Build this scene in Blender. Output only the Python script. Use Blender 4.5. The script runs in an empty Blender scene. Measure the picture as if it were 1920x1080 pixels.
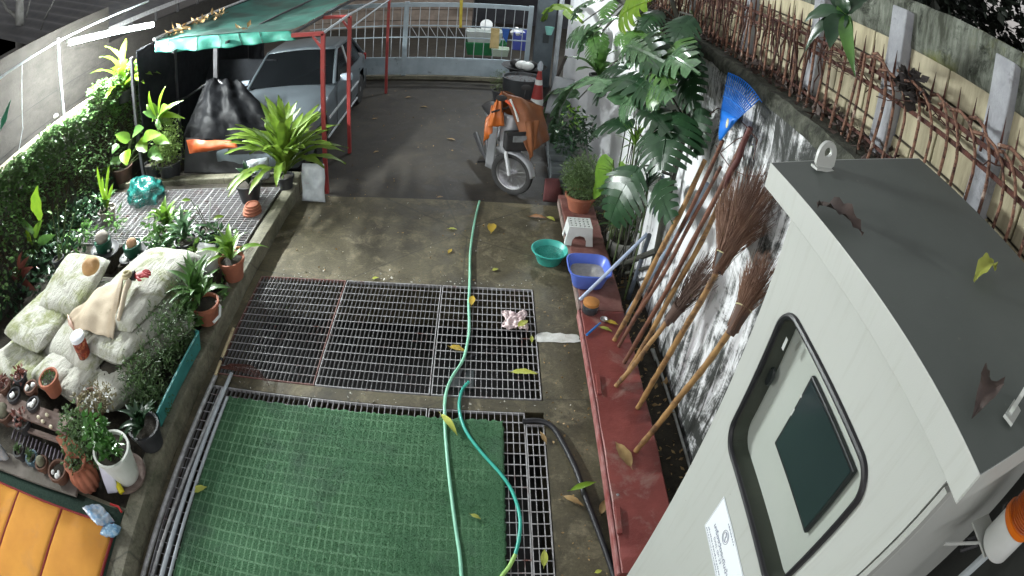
import bpy, bmesh, math, random
import numpy as np
from mathutils import Vector, Matrix, noise
random.seed(7)
PI = math.pi
sc = bpy.context.scene
col = sc.collection

# ------------------------------------------------------------------ camera (wide security-camera lens, 3.3 m up)
LENS_F, LENS_K = 1116.94, 0.20491641          # fisheye: angle = q + K q^3, q = radius / F on a 1920-wide frame
PITCH, YAW, ROLL, CAM_H = 0.62219293, -0.08203815, 0.0986927, 3.3
CROT = Matrix.Rotation(YAW, 3, 'Z') @ Matrix.Rotation(PI/2 - PITCH, 3, 'X') @ Matrix.Rotation(ROLL, 3, 'Z')
cd = bpy.data.cameras.new('camera'); cam = bpy.data.objects.new('camera', cd); col.objects.link(cam)
cam.matrix_world = Matrix.Translation((0, 0, CAM_H)) @ CROT.to_4x4()
cd.type = 'PANO'; cd.sensor_fit = 'HORIZONTAL'; cd.sensor_width = 36.0
cy = cd
cy.panorama_type = 'FISHEYE_LENS_POLYNOMIAL'
fmm = LENS_F*36/1920
cy.fisheye_fov = math.radians(200)
cy.fisheye_polynomial_k0 = 0.0
cy.fisheye_polynomial_k1 = -1/fmm
cy.fisheye_polynomial_k2 = 0.0
cy.fisheye_polynomial_k3 = -LENS_K/fmm**3
cy.fisheye_polynomial_k4 = 0.0
cd.clip_start = 0.05; cd.clip_end = 1000
sc.camera = cam

# ------------------------------------------------------------------ night sky, exposure
SKY = 2.1
w = bpy.data.worlds.new('World'); sc.world = w; w.use_nodes = True
wn = w.node_tree.nodes; wl = w.node_tree.links
sky = wn.new('ShaderNodeTexSky'); sky.sky_type = 'NISHITA'; sky.sun_disc = False
sky.sun_elevation = math.radians(-3); sky.sun_rotation = math.radians(180)
bg = wn['Background']; hs = wn.new('ShaderNodeHueSaturation'); hs.inputs['Saturation'].default_value = .12
wl.new(sky.outputs['Color'], hs.inputs['Color']); wl.new(hs.outputs['Color'], bg.inputs['Color']); bg.inputs['Strength'].default_value = SKY
sc.view_settings.view_transform = 'Standard'; sc.view_settings.look = 'None'
sc.view_settings.exposure = 2.0; sc.view_settings.gamma = 1.0
sc.render.engine = 'CYCLES'; sc.cycles.use_denoising = True
sc.cycles.max_bounces = 6; sc.cycles.sample_clamp_indirect = 4
LAMP_TUBE, LAMP_TUBE_NEAR, LAMP_STREET = 520.0, 100.0, 190.0

# ------------------------------------------------------------------ survey helpers: a sight line from the camera met with a plane of the yard
def ray(px, py):
    dx, dy = px - 960.0, py - 540.0
    r = math.hypot(dx, dy) + 1e-9; q = r/LENS_F; th = q + LENS_K*q**3
    return CROT @ Vector((math.sin(th)*dx/r, -math.sin(th)*dy/r, -math.cos(th)))
def G(px, py, z=0.0):
    d = ray(px, py); return Vector((0, 0, CAM_H)) + d*((z - CAM_H)/d.z)
def WX(px, py, x):
    d = ray(px, py); return Vector((0, 0, CAM_H)) + d*(x/d.x)
def WY(px, py, y):
    d = ray(px, py); return Vector((0, 0, CAM_H)) + d*(y/d.y)

# ------------------------------------------------------------------ mesh builder
def V(*a): return Vector(a)
def frame(d, up=Vector((0, 0, 1))):
    d = d.normalized()
    s = d.cross(up)
    if s.length < 1e-4: s = d.cross(Vector((1, 0, 0)))
    s.normalize(); return s, s.cross(d)
class MB:
    def __init__(self): self.v = []; self.f = []
    def add(self, vs, fs):
        o = len(self.v); self.v += [Vector(p) for p in vs]; self.f += [tuple(i + o for i in f) for f in fs]; return self
    def box(self, c, s, rot=0.0, m=None):
        c = Vector(c); hx, hy, hz = s[0]/2, s[1]/2, s[2]/2
        R = m if m is not None else Matrix.Rotation(rot, 3, 'Z')
        vs = [c + R @ Vector((x*hx, y*hy, z*hz)) for x, y, z in ((-1,-1,-1),(1,-1,-1),(1,1,-1),(-1,1,-1),(-1,-1,1),(1,-1,1),(1,1,1),(-1,1,1))]
        return self.add(vs, [(0,3,2,1),(4,5,6,7),(0,1,5,4),(1,2,6,5),(2,3,7,6),(3,0,4,7)])
    def span(self, a, b):
        a = Vector(a); b = Vector(b); return self.box((a+b)/2, [abs(b[i]-a[i]) for i in range(3)])
    def bar(self, a, b, wd, ht=None, up=Vector((0,0,1))):
        a = Vector(a); b = Vector(b); ht = ht or wd
        s, u = frame(b - a, up); s = s*wd/2; u = u*ht/2
        return self.add([a-s-u, a+s-u, a+s+u, a-s+u, b-s-u, b+s-u, b+s+u, b-s+u],
                        [(0,3,2,1),(4,5,6,7),(0,1,5,4),(1,2,6,5),(2,3,7,6),(3,0,4,7)])
    def tube(self, pts, r, n=8, cap=True):
        pts = [Vector(p) for p in pts]; k = len(pts)
        rs = r if isinstance(r, (list, tuple)) else [r]*k
        vs = []; fs = []; up = None
        for i, p in enumerate(pts):
            d = pts[min(i+1, k-1)] - pts[max(i-1, 0)]
            if d.length < 1e-9: d = Vector((0,0,1))
            d.normalize()
            if up is None:
                s, u = frame(d)
            else:
                u = (up - d*up.dot(d))
                if u.length < 1e-5: s, u = frame(d)
                u.normalize(); s = d.cross(u)
            up = u
            for j in range(n):
                a = 2*PI*j/n; vs.append(p + s*(math.cos(a)*rs[i]) + u*(math.sin(a)*rs[i]))
        for i in range(k-1):
            for j in range(n):
                j2 = (j+1) % n; fs.append((i*n+j, i*n+j2, (i+1)*n+j2, (i+1)*n+j))
        if cap: fs.append(tuple(range(n-1, -1, -1))); fs.append(tuple(range((k-1)*n, k*n)))
        return self.add(vs, fs)
    def lathe(self, prof, c=(0,0,0), n=24, m=None, sx=1.0, sy=1.0):
        c = Vector(c); m = m or Matrix.Identity(3); vs = []; fs = []; k = len(prof)
        for r, z in prof:
            for j in range(n):
                a = 2*PI*j/n; vs.append(c + m @ Vector((r*sx*math.cos(a), r*sy*math.sin(a), z)))
        for i in range(k-1):
            for j in range(n):
                j2 = (j+1) % n; fs.append((i*n+j, i*n+j2, (i+1)*n+j2, (i+1)*n+j))
        if prof[0][0] > 1e-6: fs.append(tuple(range(n-1, -1, -1)))
        if prof[-1][0] > 1e-6: fs.append(tuple(range((k-1)*n, k*n)))
        return self.add(vs, fs)
    def grid(self, fn, nu, nv):
        vs = [fn(i/nu, j/nv) for i in range(nu+1) for j in range(nv+1)]
        return self.add(vs, [(i*(nv+1)+j, (i+1)*(nv+1)+j, (i+1)*(nv+1)+j+1, i*(nv+1)+j+1) for i in range(nu) for j in range(nv)])
    def prism(self, poly, d):          # poly: list of points, d: extrusion vector
        n = len(poly); d = Vector(d); P = [Vector(p) for p in poly]
        return self.add(P + [p + d for p in P], [tuple(range(n-1, -1, -1)), tuple(range(n, 2*n))] + [(i, (i+1) % n, n+(i+1) % n, n+i) for i in range(n)])
    def build(self, name, m, parent=None, smooth=False, kind=None, bevel=0, solid=0, sub=0):
        off = Vector((0,0,0)); p = parent
        while p is not None: off += p.location; p = p.parent
        me = bpy.data.meshes.new(name)
        me.from_pydata([tuple(q - off) for q in self.v], [], self.f); me.validate()
        bm = bmesh.new(); bm.from_mesh(me)
        if smooth: bmesh.ops.remove_doubles(bm, verts=bm.verts, dist=1e-6)
        bmesh.ops.recalc_face_normals(bm, faces=bm.faces)
        bm.to_mesh(me); bm.free()
        if smooth:
            me.polygons.foreach_set('use_smooth', [True]*len(me.polygons))
            try: me.set_sharp_from_angle(angle=math.radians(42))
            except Exception: pass
        me.materials.append(m)
        o = bpy.data.objects.new(name, me); col.objects.link(o); o.parent = parent
        if kind: o['kind'] = kind
        if solid: md = o.modifiers.new('thickness', 'SOLIDIFY'); md.thickness = solid; md.offset = 0
        if bevel: md = o.modifiers.new('bevel', 'BEVEL'); md.width = bevel; md.segments = 2; md.limit_method = 'ANGLE'
        if sub: md = o.modifiers.new('subdivision', 'SUBSURF'); md.levels = sub; md.render_levels = sub
        return o
def tag(o, label, cat, group=None):
    o['label'] = label; o['category'] = cat
    if group: o['group'] = group
    return o
def thing(name, label, cat, loc=(0,0,0), group=None):
    o = bpy.data.objects.new(name, None); col.objects.link(o); o.location = loc; o.empty_display_size = .1
    return tag(o, label, cat, group)
def struct(o): o['kind'] = 'structure'; return o
def share(o, name, parent, loc, rot=(0,0,0), scale=(1,1,1)):     # another piece with the same mesh data
    c = o.copy(); c.name = name; col.objects.link(c); c.parent = parent
    base = Vector((0,0,0)); p = parent
    while p is not None: base += p.location; p = p.parent
    c.location = Vector(loc) - base; c.rotation_euler = rot; c.scale = scale
    return c
def nz(p, s=1.0, seed=0.0): return noise.noise(Vector((p[0]*s + seed, p[1]*s - seed*.7, p[2]*s + seed*1.3)))
def rnd(a, b): return random.uniform(a, b)

# ------------------------------------------------------------------ materials
def lin(h):
    if not isinstance(h, str): return tuple(h)
    h = h.lstrip('#'); c = [int(h[i:i+2], 16)/255 for i in (0, 2, 4)]
    return tuple(x/12.92 if x <= .04045 else ((x+.055)/1.055)**2.4 for x in c)
MATS = {}
class NT:
    def __init__(self, name):
        self.m = bpy.data.materials.new(name); self.m.use_nodes = True
        self.n = self.m.node_tree.nodes; self.l = self.m.node_tree.links
        self.b = self.n['Principled BSDF']; self.tc = self.n.new('ShaderNodeTexCoord')
    def link(self, a, b): self.l.new(a, b)
    def val(self, x, sock):
        if hasattr(x, 'is_linked'): self.link(x, sock)
        else: sock.default_value = x
    def map(self, scale=(1,1,1), src='Object', loc=(0,0,0)):
        mp = self.n.new('ShaderNodeMapping'); mp.inputs['Scale'].default_value = scale; mp.inputs['Location'].default_value = loc
        if src == 'World':
            g = self.n.new('ShaderNodeNewGeometry'); self.link(g.outputs['Position'], mp.inputs['Vector'])
        else: self.link(self.tc.outputs[src], mp.inputs['Vector'])
        return mp.outputs['Vector']
    def noise(self, vec, scale=5, detail=5, rough=.6, dist=0):
        t = self.n.new('ShaderNodeTexNoise'); self.link(vec, t.inputs['Vector'])
        t.inputs['Scale'].default_value = scale; t.inputs['Detail'].default_value = detail; t.inputs['Roughness'].default_value = rough
        t.inputs['Distortion'].default_value = dist
        return t.outputs['Fac']
    def voro(self, vec, scale=5, feature='F1'):
        t = self.n.new('ShaderNodeTexVoronoi'); t.feature = feature; self.link(vec, t.inputs['Vector']); t.inputs['Scale'].default_value = scale
        return t.outputs['Distance']
    def ramp(self, fac, a, b, ca=(0,0,0,1), cb=(1,1,1,1)):
        r = self.n.new('ShaderNodeValToRGB'); self.link(fac, r.inputs['Fac'])
        r.color_ramp.elements[0].position = a; r.color_ramp.elements[1].position = b
        r.color_ramp.elements[0].color = ca; r.color_ramp.elements[1].color = cb
        return r.outputs['Color']
    def mix(self, fac, a, b, mode='MIX'):
        m = self.n.new('ShaderNodeMix'); m.data_type = 'RGBA'; m.blend_type = mode
        self.val(fac, m.inputs[0])
        for x, s in ((a, m.inputs[6]), (b, m.inputs[7])):
            if hasattr(x, 'is_linked'): self.link(x, s)
            else: s.default_value = tuple(lin(x))[:3] + (1,)
        return m.outputs[2]
    def math(self, op, a, b=0.0, c=0.0):
        m = self.n.new('ShaderNodeMath'); m.operation = op
        self.val(a, m.inputs[0]); self.val(b, m.inputs[1])
        if op in ('MULTIPLY_ADD', 'WRAP', 'COMPARE', 'SMOOTH_MIN'): self.val(c, m.inputs[2])
        return m.outputs[0]
    def sep(self, vec):
        s = self.n.new('ShaderNodeSeparateXYZ'); self.link(vec, s.inputs[0]); return s.outputs
    def bump(self, h, strength=.3, dist=.01):
        b = self.n.new('ShaderNodeBump'); self.link(h, b.inputs['Height']); b.inputs['Strength'].default_value = strength; b.inputs['Distance'].default_value = dist
        self.link(b.outputs['Normal'], self.b.inputs['Normal'])
    def out(self, color, rough=.7, metal=0.0, spec=None):
        if hasattr(color, 'is_linked'): self.link(color, self.b.inputs['Base Color'])
        else: self.b.inputs['Base Color'].default_value = tuple(lin(color))[:3] + (1,)
        self.val(rough, self.b.inputs['Roughness']); self.b.inputs['Metallic'].default_value = metal
        if spec is not None: self.b.inputs['Specular IOR Level'].default_value = spec
        return self.m
def M(name, c1, c2=None, scale=6, rough=.6, bump=.15, bscale=60, metal=0.0, stain=None, sscale=3, sa=.5, sb=.65, stretch=(1,1,1), src='Object', spec=None, lo=.35, hi=.65):
    if name in MATS: return MATS[name]
    t = NT(name); v = t.map(stretch, src)
    c = c1
    if c2 is not None: c = t.mix(t.ramp(t.noise(v, scale), lo, hi), c1, c2)
    if stain is not None: c = t.mix(t.ramp(t.noise(v, sscale, 7, .7, .4), sa, sb), c, stain)
    if bump: t.bump(t.noise(t.map((1,1,1), src), bscale, 4), bump, .01)
    MATS[name] = t.out(c, rough, metal, spec)
    return MATS[name]
def leafmat(name, c1, c2, rough=.35, trans=.25, rib=0.0):
    if name in MATS: return MATS[name]
    t = NT(name); v = t.map((1,1,1), 'World')
    c = t.mix(t.ramp(t.noise(v, 9, 4), .35, .65), c1, c2)
    oi = t.n.new('ShaderNodeObjectInfo')
    hs = t.n.new('ShaderNodeHueSaturation'); t.link(c, hs.inputs['Color'])
    t.link(t.math('MULTIPLY_ADD', oi.outputs['Random'], .5, .75), hs.inputs['Value']); hs.inputs['Saturation'].default_value = 1.0
    c = hs.outputs['Color']
    t.bump(t.noise(v, 45, 2), .12, .004)
    m = t.out(c, rough)
    tr = t.n.new('ShaderNodeBsdfTranslucent'); t.link(c, tr.inputs['Color'])
    mx = t.n.new('ShaderNodeMixShader'); mx.inputs[0].default_value = trans
    t.link(t.b.outputs[0], mx.inputs[1]); t.link(tr.outputs[0], mx.inputs[2])
    t.link(mx.outputs[0], t.n['Material Output'].inputs['Surface'])
    MATS[name] = m; return m
def glow(name, c, s):
    t = NT(name); t.b.inputs['Base Color'].default_value = (.8,.8,.8,1)
    t.b.inputs['Emission Color'].default_value = tuple(lin(c)) + (1,); t.b.inputs['Emission Strength'].default_value = s
    return t.m
def clear(name, c, alpha=.35, rough=.08):
    t = NT(name); m = t.out(c, rough); t.b.inputs['Alpha'].default_value = alpha; return m

# floor concrete: olive grey, damp blotches, pale scuffs, hairline cracks
def floor_mat(name, c1, c2, c3, wet=.45):
    t = NT(name); v = t.map((1,1,1), 'World')
    big = t.noise(v, 1.3, 8, .7, .8); mid = t.noise(v, 4.2, 9, .75, .5); fine = t.noise(v, 38, 5, .7)
    c = t.mix(t.ramp(big, .38, .62), c1, c2)
    c = t.mix(t.math('MULTIPLY', t.ramp(mid, .5, .66), .85), c, c3)
    c = t.mix(t.math('MULTIPLY', t.ramp(t.noise(v, 2.2, 9, .8, 1.2), .56, .66), .6), c, tuple(k*.35 for k in c1))
    c = t.mix(t.math('MULTIPLY', t.ramp(fine, .35, .7), .45), c, (.022,.022,.018))
    sp = t.ramp(t.voro(v, 23), .03, .07, (1,1,1,1), (0,0,0,1))
    c = t.mix(t.math('MULTIPLY', sp, t.ramp(t.noise(v, 1.7, 3), .5, .62)), c, (.34,.33,.29))
    cr = t.voro(t.map((1,1,1), 'World'), .55, 'DISTANCE_TO_EDGE')
    c = t.mix(t.math('MULTIPLY', t.ramp(cr, .0, .006, (1,1,1,1), (0,0,0,1)), .6), c, (.03,.03,.025))
    t.bump(t.noise(v, 55, 6, .7), .35, .008)
    r = t.ramp(mid, .35, .7, (wet,)*3 + (1,), (.8,.8,.8,1))
    return t.out(c, r)
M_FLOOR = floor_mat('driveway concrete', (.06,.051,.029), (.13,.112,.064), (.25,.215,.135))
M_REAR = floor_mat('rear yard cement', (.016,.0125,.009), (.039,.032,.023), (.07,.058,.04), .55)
M_CURB = floor_mat('kerb concrete', (.13,.127,.085), (.25,.235,.17), (.07,.08,.045), .5)
M_SOIL = M('dark soil', (.02,.017,.012), (.045,.038,.026), 14, .9, .8, 60)
M_PIT = M('dark pit concrete', (.012,.013,.012), (.03,.031,.027), 4, .35, .2)  # near-black concrete for the pit floors and wall
M_GALV = M('galvanised steel', (.5,.51,.52), (.3,.3,.3), 18, .42, .1, metal=.3)
M_GRATE = M('painted grating steel', (.46,.46,.47), (.3,.29,.29), 14, .5, .1, stain=(.16,.07,.055), sscale=5, sa=.56, sb=.7)
M_GRATERED = M('red oxide grating edge', (.2,.085,.07), (.3,.2,.18), 16, .6, .1)
M_RED = M('red oxide paint', (.17,.035,.03), (.25,.06,.05), 3, .5, .3, 30, stain=(.3,.2,.17), sscale=3.2, sa=.52, sb=.72, src='World')
M_POST = M('red painted steel', (.28,.03,.03), (.34,.05,.045), 6, .45, .1, stain=(.2,.1,.08), sscale=9, sa=.6, sb=.7)
M_RUST = M('rusted iron', (.1,.03,.018), (.04,.013,.01), 22, .8, .5, 120, stain=(.18,.085,.06), sscale=14, sa=.62, sb=.78)
M_BLACK = M('black plastic', (.015,.015,.016), (.025,.025,.026), 20, .5, .1)
M_WHITEP = M('white plastic', (.74,.76,.75), (.62,.64,.62), 4, .4, .05)
M_TERRA = M('terracotta', (.38,.13,.07), (.28,.1,.06), 8, .8, .3, 50, stain=(.5,.32,.24), sscale=7, sa=.6, sb=.8)
M_BAMBOO = M('dry bamboo', (.4,.235,.09), (.27,.145,.06), 7, .55, .25, 40, stain=(.07,.04,.028), sscale=7, sa=.5, sb=.66, src='World')
M_BAMBOO2 = M('weathered brown stick', (.2,.085,.05), (.13,.055,.035), 9, .65, .3, 40, stain=(.04,.024,.02), sscale=7, sa=.5, sb=.66, src='World')
M_PVC = M('blue grey pvc', (.3,.38,.5), (.22,.28,.36), 6, .4, .05)
M_PVC2 = M('dark grey pvc', (.13,.15,.18), (.08,.095,.115), 6, .45, .1)
M_STEEL = M('pale steel paint', (.5,.55,.58), (.38,.42,.45), 6, .45, .05)
M_GATE = M('blue grey gate paint', (.42,.51,.56), (.31,.39,.44), 3, .5, .1, stain=(.12,.13,.12), sscale=4, sa=.6, sb=.75)
t = NT('cabinet powder coat'); v = t.map((1,1,1), 'World'); c = t.mix(t.noise(v, 2.2, 5), (.5,.52,.49), (.45,.465,.44))
c = t.mix(t.math('MULTIPLY', t.ramp(t.noise(t.map((1,14,.9), 'World'), 2.2, 6, .7), .52, .75), .35), c, (.33,.33,.29))
c = t.mix(t.math('MULTIPLY', t.ramp(t.voro(v, 19), .02, .045, (1,1,1,1), (0,0,0,1)), t.ramp(t.noise(v, 3, 2), .55, .6)), c, (.1,.09,.07))
t.bump(t.noise(v, 260, 2), .08, .003); M_CREAM = t.out(c, .42)
M_ROOF = M('cabinet roof coat', (.1,.113,.103), (.085,.097,.088), 3, .5, .05, 220, stain=(.15,.158,.14), sscale=26, sa=.64, sb=.72, src='World')
M_RUBBER = M('black rubber', (.014,.014,.017), None, rough=.45, bump=.05)
M_CHROME = M('chrome', (.55,.55,.57), None, rough=.3, bump=0, metal=1.0)
M_TYRE = M('tyre rubber', (.022,.022,.022), (.03,.03,.03), 30, .7, .3, 80)
G_FERN = leafmat('bright fern green', (.16,.3,.035), (.1,.21,.025))
G_LIME = leafmat('lime leaf', (.2,.33,.025), (.13,.25,.02), .35, .3)
G_MID = leafmat('mid green leaf', (.1,.22,.05), (.06,.14,.035))
G_DARK = leafmat('dark glossy leaf', (.022,.06,.024), (.012,.038,.016), .32, .1)
G_PALE = leafmat('pale and painted glare leaf', (.13,.24,.12), (.05,.11,.05), .2, .15)  # pale leaf colour; on the monstera it paints in the glare
G_HEDGE = leafmat('creeper leaf', (.17,.31,.1), (.08,.17,.055), .28, .2)
G_GREY = leafmat('grey green foliage', (.09,.16,.05), (.05,.1,.035), .5, .25)
G_BROWN = leafmat('red brown leaf', (.17,.05,.035), (.1,.035,.028), .45, .15)
G_YELLOW = leafmat('fallen yellow leaf', (.62,.42,.03), (.5,.36,.06), .5, .15)
G_YELGREEN = leafmat('yellow green leaf', (.5,.52,.1), (.36,.4,.07), .45, .2)
G_TAN = leafmat('dry tan leaf', (.4,.27,.11), (.27,.17,.075), .6, .1)
G_DRY = leafmat('dry brown leaf', (.09,.06,.05), (.05,.035,.03), .6, .05)
G_CROWN = leafmat('night darkened tree leaf', (.012,.02,.012), (.007,.012,.007), .5, .1)  # crown leaf with the night's darkness put into its colour

# ------------------------------------------------------------------ leaves and plants
def spine(base, tip, droop=0.0, n=8, up=Vector((0,0,1))):
    base = Vector(base); tip = Vector(tip); L = (tip-base).length
    return [base.lerp(tip, i/n) + up*(4*droop*L*(i/n)*(1-i/n)) for i in range(n+1)]
def leaf(mb, base, tip, width, normal=Vector((0,0,1)), droop=.12, fold=.12, prof=None, wave=0.0, n=8, nw=1):
    prof = prof or (lambda t: (math.sin(PI*min(1, t**.75*1.0)))**.8 if t < 1 else 0)
    pts = spine(base, tip, droop, n, normal if droop else Vector((0,0,1)))
    vs = []; fs = []; seed = rnd(0, 50)
    for i, p in enumerate(pts):
        t = i/n; d = (pts[min(i+1, n)] - pts[max(i-1, 0)]).normalized()
        s = d.cross(normal)
        if s.length < 1e-4: s = Vector((1,0,0))
        s.normalize(); u = s.cross(d); wd = max(width*.5*prof(t), .0008)
        wv = wave*width*math.sin(t*n*1.9 + seed)
        vs += [p - s*wd + u*(fold*wd + wv), p - s*wd*.5 + u*fold*wd*.35, p, p + s*wd*.5 + u*fold*wd*.35, p + s*wd + u*(fold*wd - wv)]
    for i in range(n):
        for j in range(4): fs.append((i*5+j, i*5+j+1, (i+1)*5+j+1, (i+1)*5+j))
    return mb.add(vs, fs)
strap = lambda t: (min(1, .35 + t*2.2))*(1 if t < .75 else max(0.02, 1-((t-.75)/.25)**2.2))
heart = lambda t: math.sqrt(max(0, 1-(1-min(1, t/.28))**2)) if t < .28 else max(0, math.cos((t-.28)/.72*PI/2))**.8
lance = lambda t: max(.02, math.sin(PI*t**.8))
def monstera(mb, base, tip, width, normal, droop=.1, lobes=7, holes=True):
    n = 24; pts = spine(base, tip, droop, n, normal)
    L = (Vector(tip)-Vector(base)).length
    for side in (-1, 1):
        for k in range(lobes):
            t0 = .02 + .9*k/lobes; t1 = .02 + .9*(k+1)/lobes
            tm = (t0+t1)/2
            W = width*.5*heart(min(1, tm*.95+.03))*rnd(.92, 1.06)
            vs = []; ns = 6
            for j in range(ns+1):
                q = j/ns
                shrink = 1.0 if q < .48 else 1 - .16*min(1,(q-.48)/.08) - .36*max(0,(q-.56)/.44)**1.8
                for e in (0, 1):
                    tt = tm + (t0-tm if e == 0 else t1-tm)*shrink
                    tt = min(1, max(0, tt)); i0 = min(n-1, int(tt*n)); p = pts[i0].lerp(pts[i0+1], tt*n-i0)
                    d = (pts[i0+1]-pts[i0]).normalized(); s = d.cross(normal).normalized(); u = s.cross(d)
                    out = W*q
                    vs.append(p + s*(side*out) + d*(W*(.45*q + .35*q*q)*(.6 if k < lobes-1 else .5)) + u*(.18*W*q - .38*W*q*q + .02*W*math.sin(q*7+k)))
            mb.add(vs, [(2*j, 2*j+1, 2*j+3, 2*j+2) for j in range(ns)])
    mb.tube(pts[::4], [L*.008]*(len(pts[::4])), 4)
    return mb
def clump(mb, c, r, n, size, flat=.0, shape=(1,1,1), wide=.5):
    c = Vector(c)
    for _ in range(n):
        d = Vector((random.gauss(0,1), random.gauss(0,1), random.gauss(0,1))).normalized()
        p = c + Vector((d.x*shape[0], d.y*shape[1], d.z*shape[2]))*(r*random.random()**.45)
        a = Vector((random.gauss(0,1), random.gauss(0,1), random.gauss(0,.7))) + d*.8; a.normalize()
        s, u = frame(a, Vector((random.gauss(0,1), random.gauss(0,1), 1.2)).normalized())
        L = size*rnd(.6, 1.3); wd = L*wide
        mb.add([p, p + a*L*.5 - s*wd*.5 - u*L*.06, p + a*L, p + a*L*.5 + s*wd*.5 - u*L*.06], [(0,1,2,3)])
    return mb
def potprof(r0, r1, h, rim=.012, t=.008):
    return [(r0, 0), (r1, h-.03*h-.015), (r1+rim, h-.03), (r1+rim, h), (r1-t, h), (r1-t-.004, h-.03), (.001, h-.032)]
def pot(parent, base, r0, r1, h, m, soil=True, n=24, name='pot', sq=1.0):
    base = Vector(base)
    o = MB().lathe(potprof(r0, r1, h), base, n).build(name, m, parent, True)
    if soil:
        MB().lathe([(r1-.012, h-.03), (r1*.6, h-.02), (.001, h-.015)], base, n).build('soil', M_SOIL, parent, True)
    return o
def rosette(parent, c, n, L, wd, m, pitch=(20, 75), droop=.18, prof=strap, name='frond', wave=.03, yaw0=0, jit=.25, spread=(0, 2*PI)):
    c = Vector(c)
    for i in range(n):
        a = spread[0] + (spread[1]-spread[0])*(i + rnd(-jit, jit))/n + yaw0; pt = math.radians(rnd(*pitch)); l = L*rnd(.75, 1.1)
        d = Vector((math.cos(a)*math.cos(pt), math.sin(a)*math.cos(pt), math.sin(pt)))
        nrm = Vector((-math.cos(a)*math.sin(pt), -math.sin(a)*math.sin(pt), math.cos(pt)))
        mb = MB(); leaf(mb, c, c + d*l, wd*rnd(.85, 1.15), nrm, droop, .25, prof, wave, 12)
        mb.build(name, m, parent, True)
def sheet(mb, c00, c10, c11, c01, nu=16, nv=16, bulge=Vector((0,0,0)), amp=.0, freq=6, seed=0, dirn=None):
    c00, c10, c11, c01 = map(Vector, (c00, c10, c11, c01))
    nrm = (c10-c00).cross(c01-c00).normalized()
    def fn(u, v):
        p = (c00*(1-u)+c10*u)*(1-v) + (c01*(1-u)+c11*u)*v
        p = p + Vector(bulge)*(16*u*(1-u)*v*(1-v))
        k = nz(p, freq, seed) + .5*nz(p, freq*2.3, seed+5)
        if dirn is not None: k = .6*math.sin((u if dirn == 0 else v)*freq*2 + 1.7*nz(p, 3, seed)) + .5*k
        return p + nrm*(k*amp)
    return mb.grid(fn, nu, nv)

# ================================================================== SETTING
def slab(name, rects, z, m, thick=.5):
    mb = MB()
    for x0, x1, y0, y1 in rects: mb.span((x0, y0, z-thick), (x1, y1, z))
    return struct(mb.build(name, m))
struct(MB().add([(-150,-60,-.9),(150,-60,-.9),(150,250,-.9),(-150,250,-.9)], [(0,1,2,3)]).build('ground', M_SOIL))
XL, XR = -2.19, .58
slab('driveway', [(-2.27, XL, -1.5, 6.33), (XL, XR, 4.575, 6.33), (XL, XR, 2.995, 3.12), (XR, 1.36, -1.5, 6.33), (XL, XR, -1.5, .35)], 0, M_FLOOR)
slab('soil_strip', [(1.36, 1.66, -1.5, 6.33)], .015, M_SOIL)
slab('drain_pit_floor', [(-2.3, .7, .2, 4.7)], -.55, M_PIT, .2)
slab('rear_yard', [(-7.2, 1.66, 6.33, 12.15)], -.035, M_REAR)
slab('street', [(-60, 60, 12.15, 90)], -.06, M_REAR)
# pit walls
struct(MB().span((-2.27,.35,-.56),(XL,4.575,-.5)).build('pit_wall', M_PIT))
slab('raised_bed', [(-5.8, -2.43, -1.5, 4.85), (-5.8, -5.62, 4.85, 6.45), (-2.5, -2.43, 4.85, 6.33), (-5.62, -2.5, 6.28, 6.45)], .14, M_SOIL, .9)
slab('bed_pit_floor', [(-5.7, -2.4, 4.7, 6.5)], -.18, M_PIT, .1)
# low kerb wall between bed and driveway, slightly ragged
kb = MB()
def kerb_pt(u, v):
    y = -1.5 + 7.85*v
    prof = [(-2.268, 0.0), (-2.272, .08), (-2.276, .165), (-2.285, .182), (-2.36, .186), (-2.43, .184), (-2.435, .1)]
    k = u*(len(prof)-1); i = min(int(k), len(prof)-2); x = prof[i][0]*(1-k+i) + prof[i+1][0]*(k-i); z = prof[i][1]*(1-k+i) + prof[i+1][1]*(k-i)
    n = nz((x*3, y, z*3), 2.1, 3)*.012 + nz((x*3, y, z*3), 9, 8)*.005
    return Vector((x + n, y, z + (n*.6 if z > .1 else 0)))
kb.grid(kerb_pt, 18, 160); struct(kb.build('kerb', M_CURB, None, True))
struct(MB().span((-5.6, 6.46, -.1), (-2.3, 6.62, .22)).build('kerb', M_CURB, bevel=.015))
# white cement patch beside the grating
pt = MB(); ring = []
for k in range(26):
    a = 2*PI*k/26; ring.append(Vector((.755 + .19*max(-1, min(1, 1.35*math.cos(a))) + rnd(-.015,.015), 3.88 + .06*max(-1, min(1, 1.3*math.sin(a))) + rnd(-.012,.012), .004)))
pt.add(ring + [p + Vector((0,0,-.003)) for p in ring], [tuple(range(26))]); struct(pt.build('cement_patch', M('white cement', (.72,.73,.7), (.5,.5,.46), 9, .85, .3, 40)))

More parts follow.
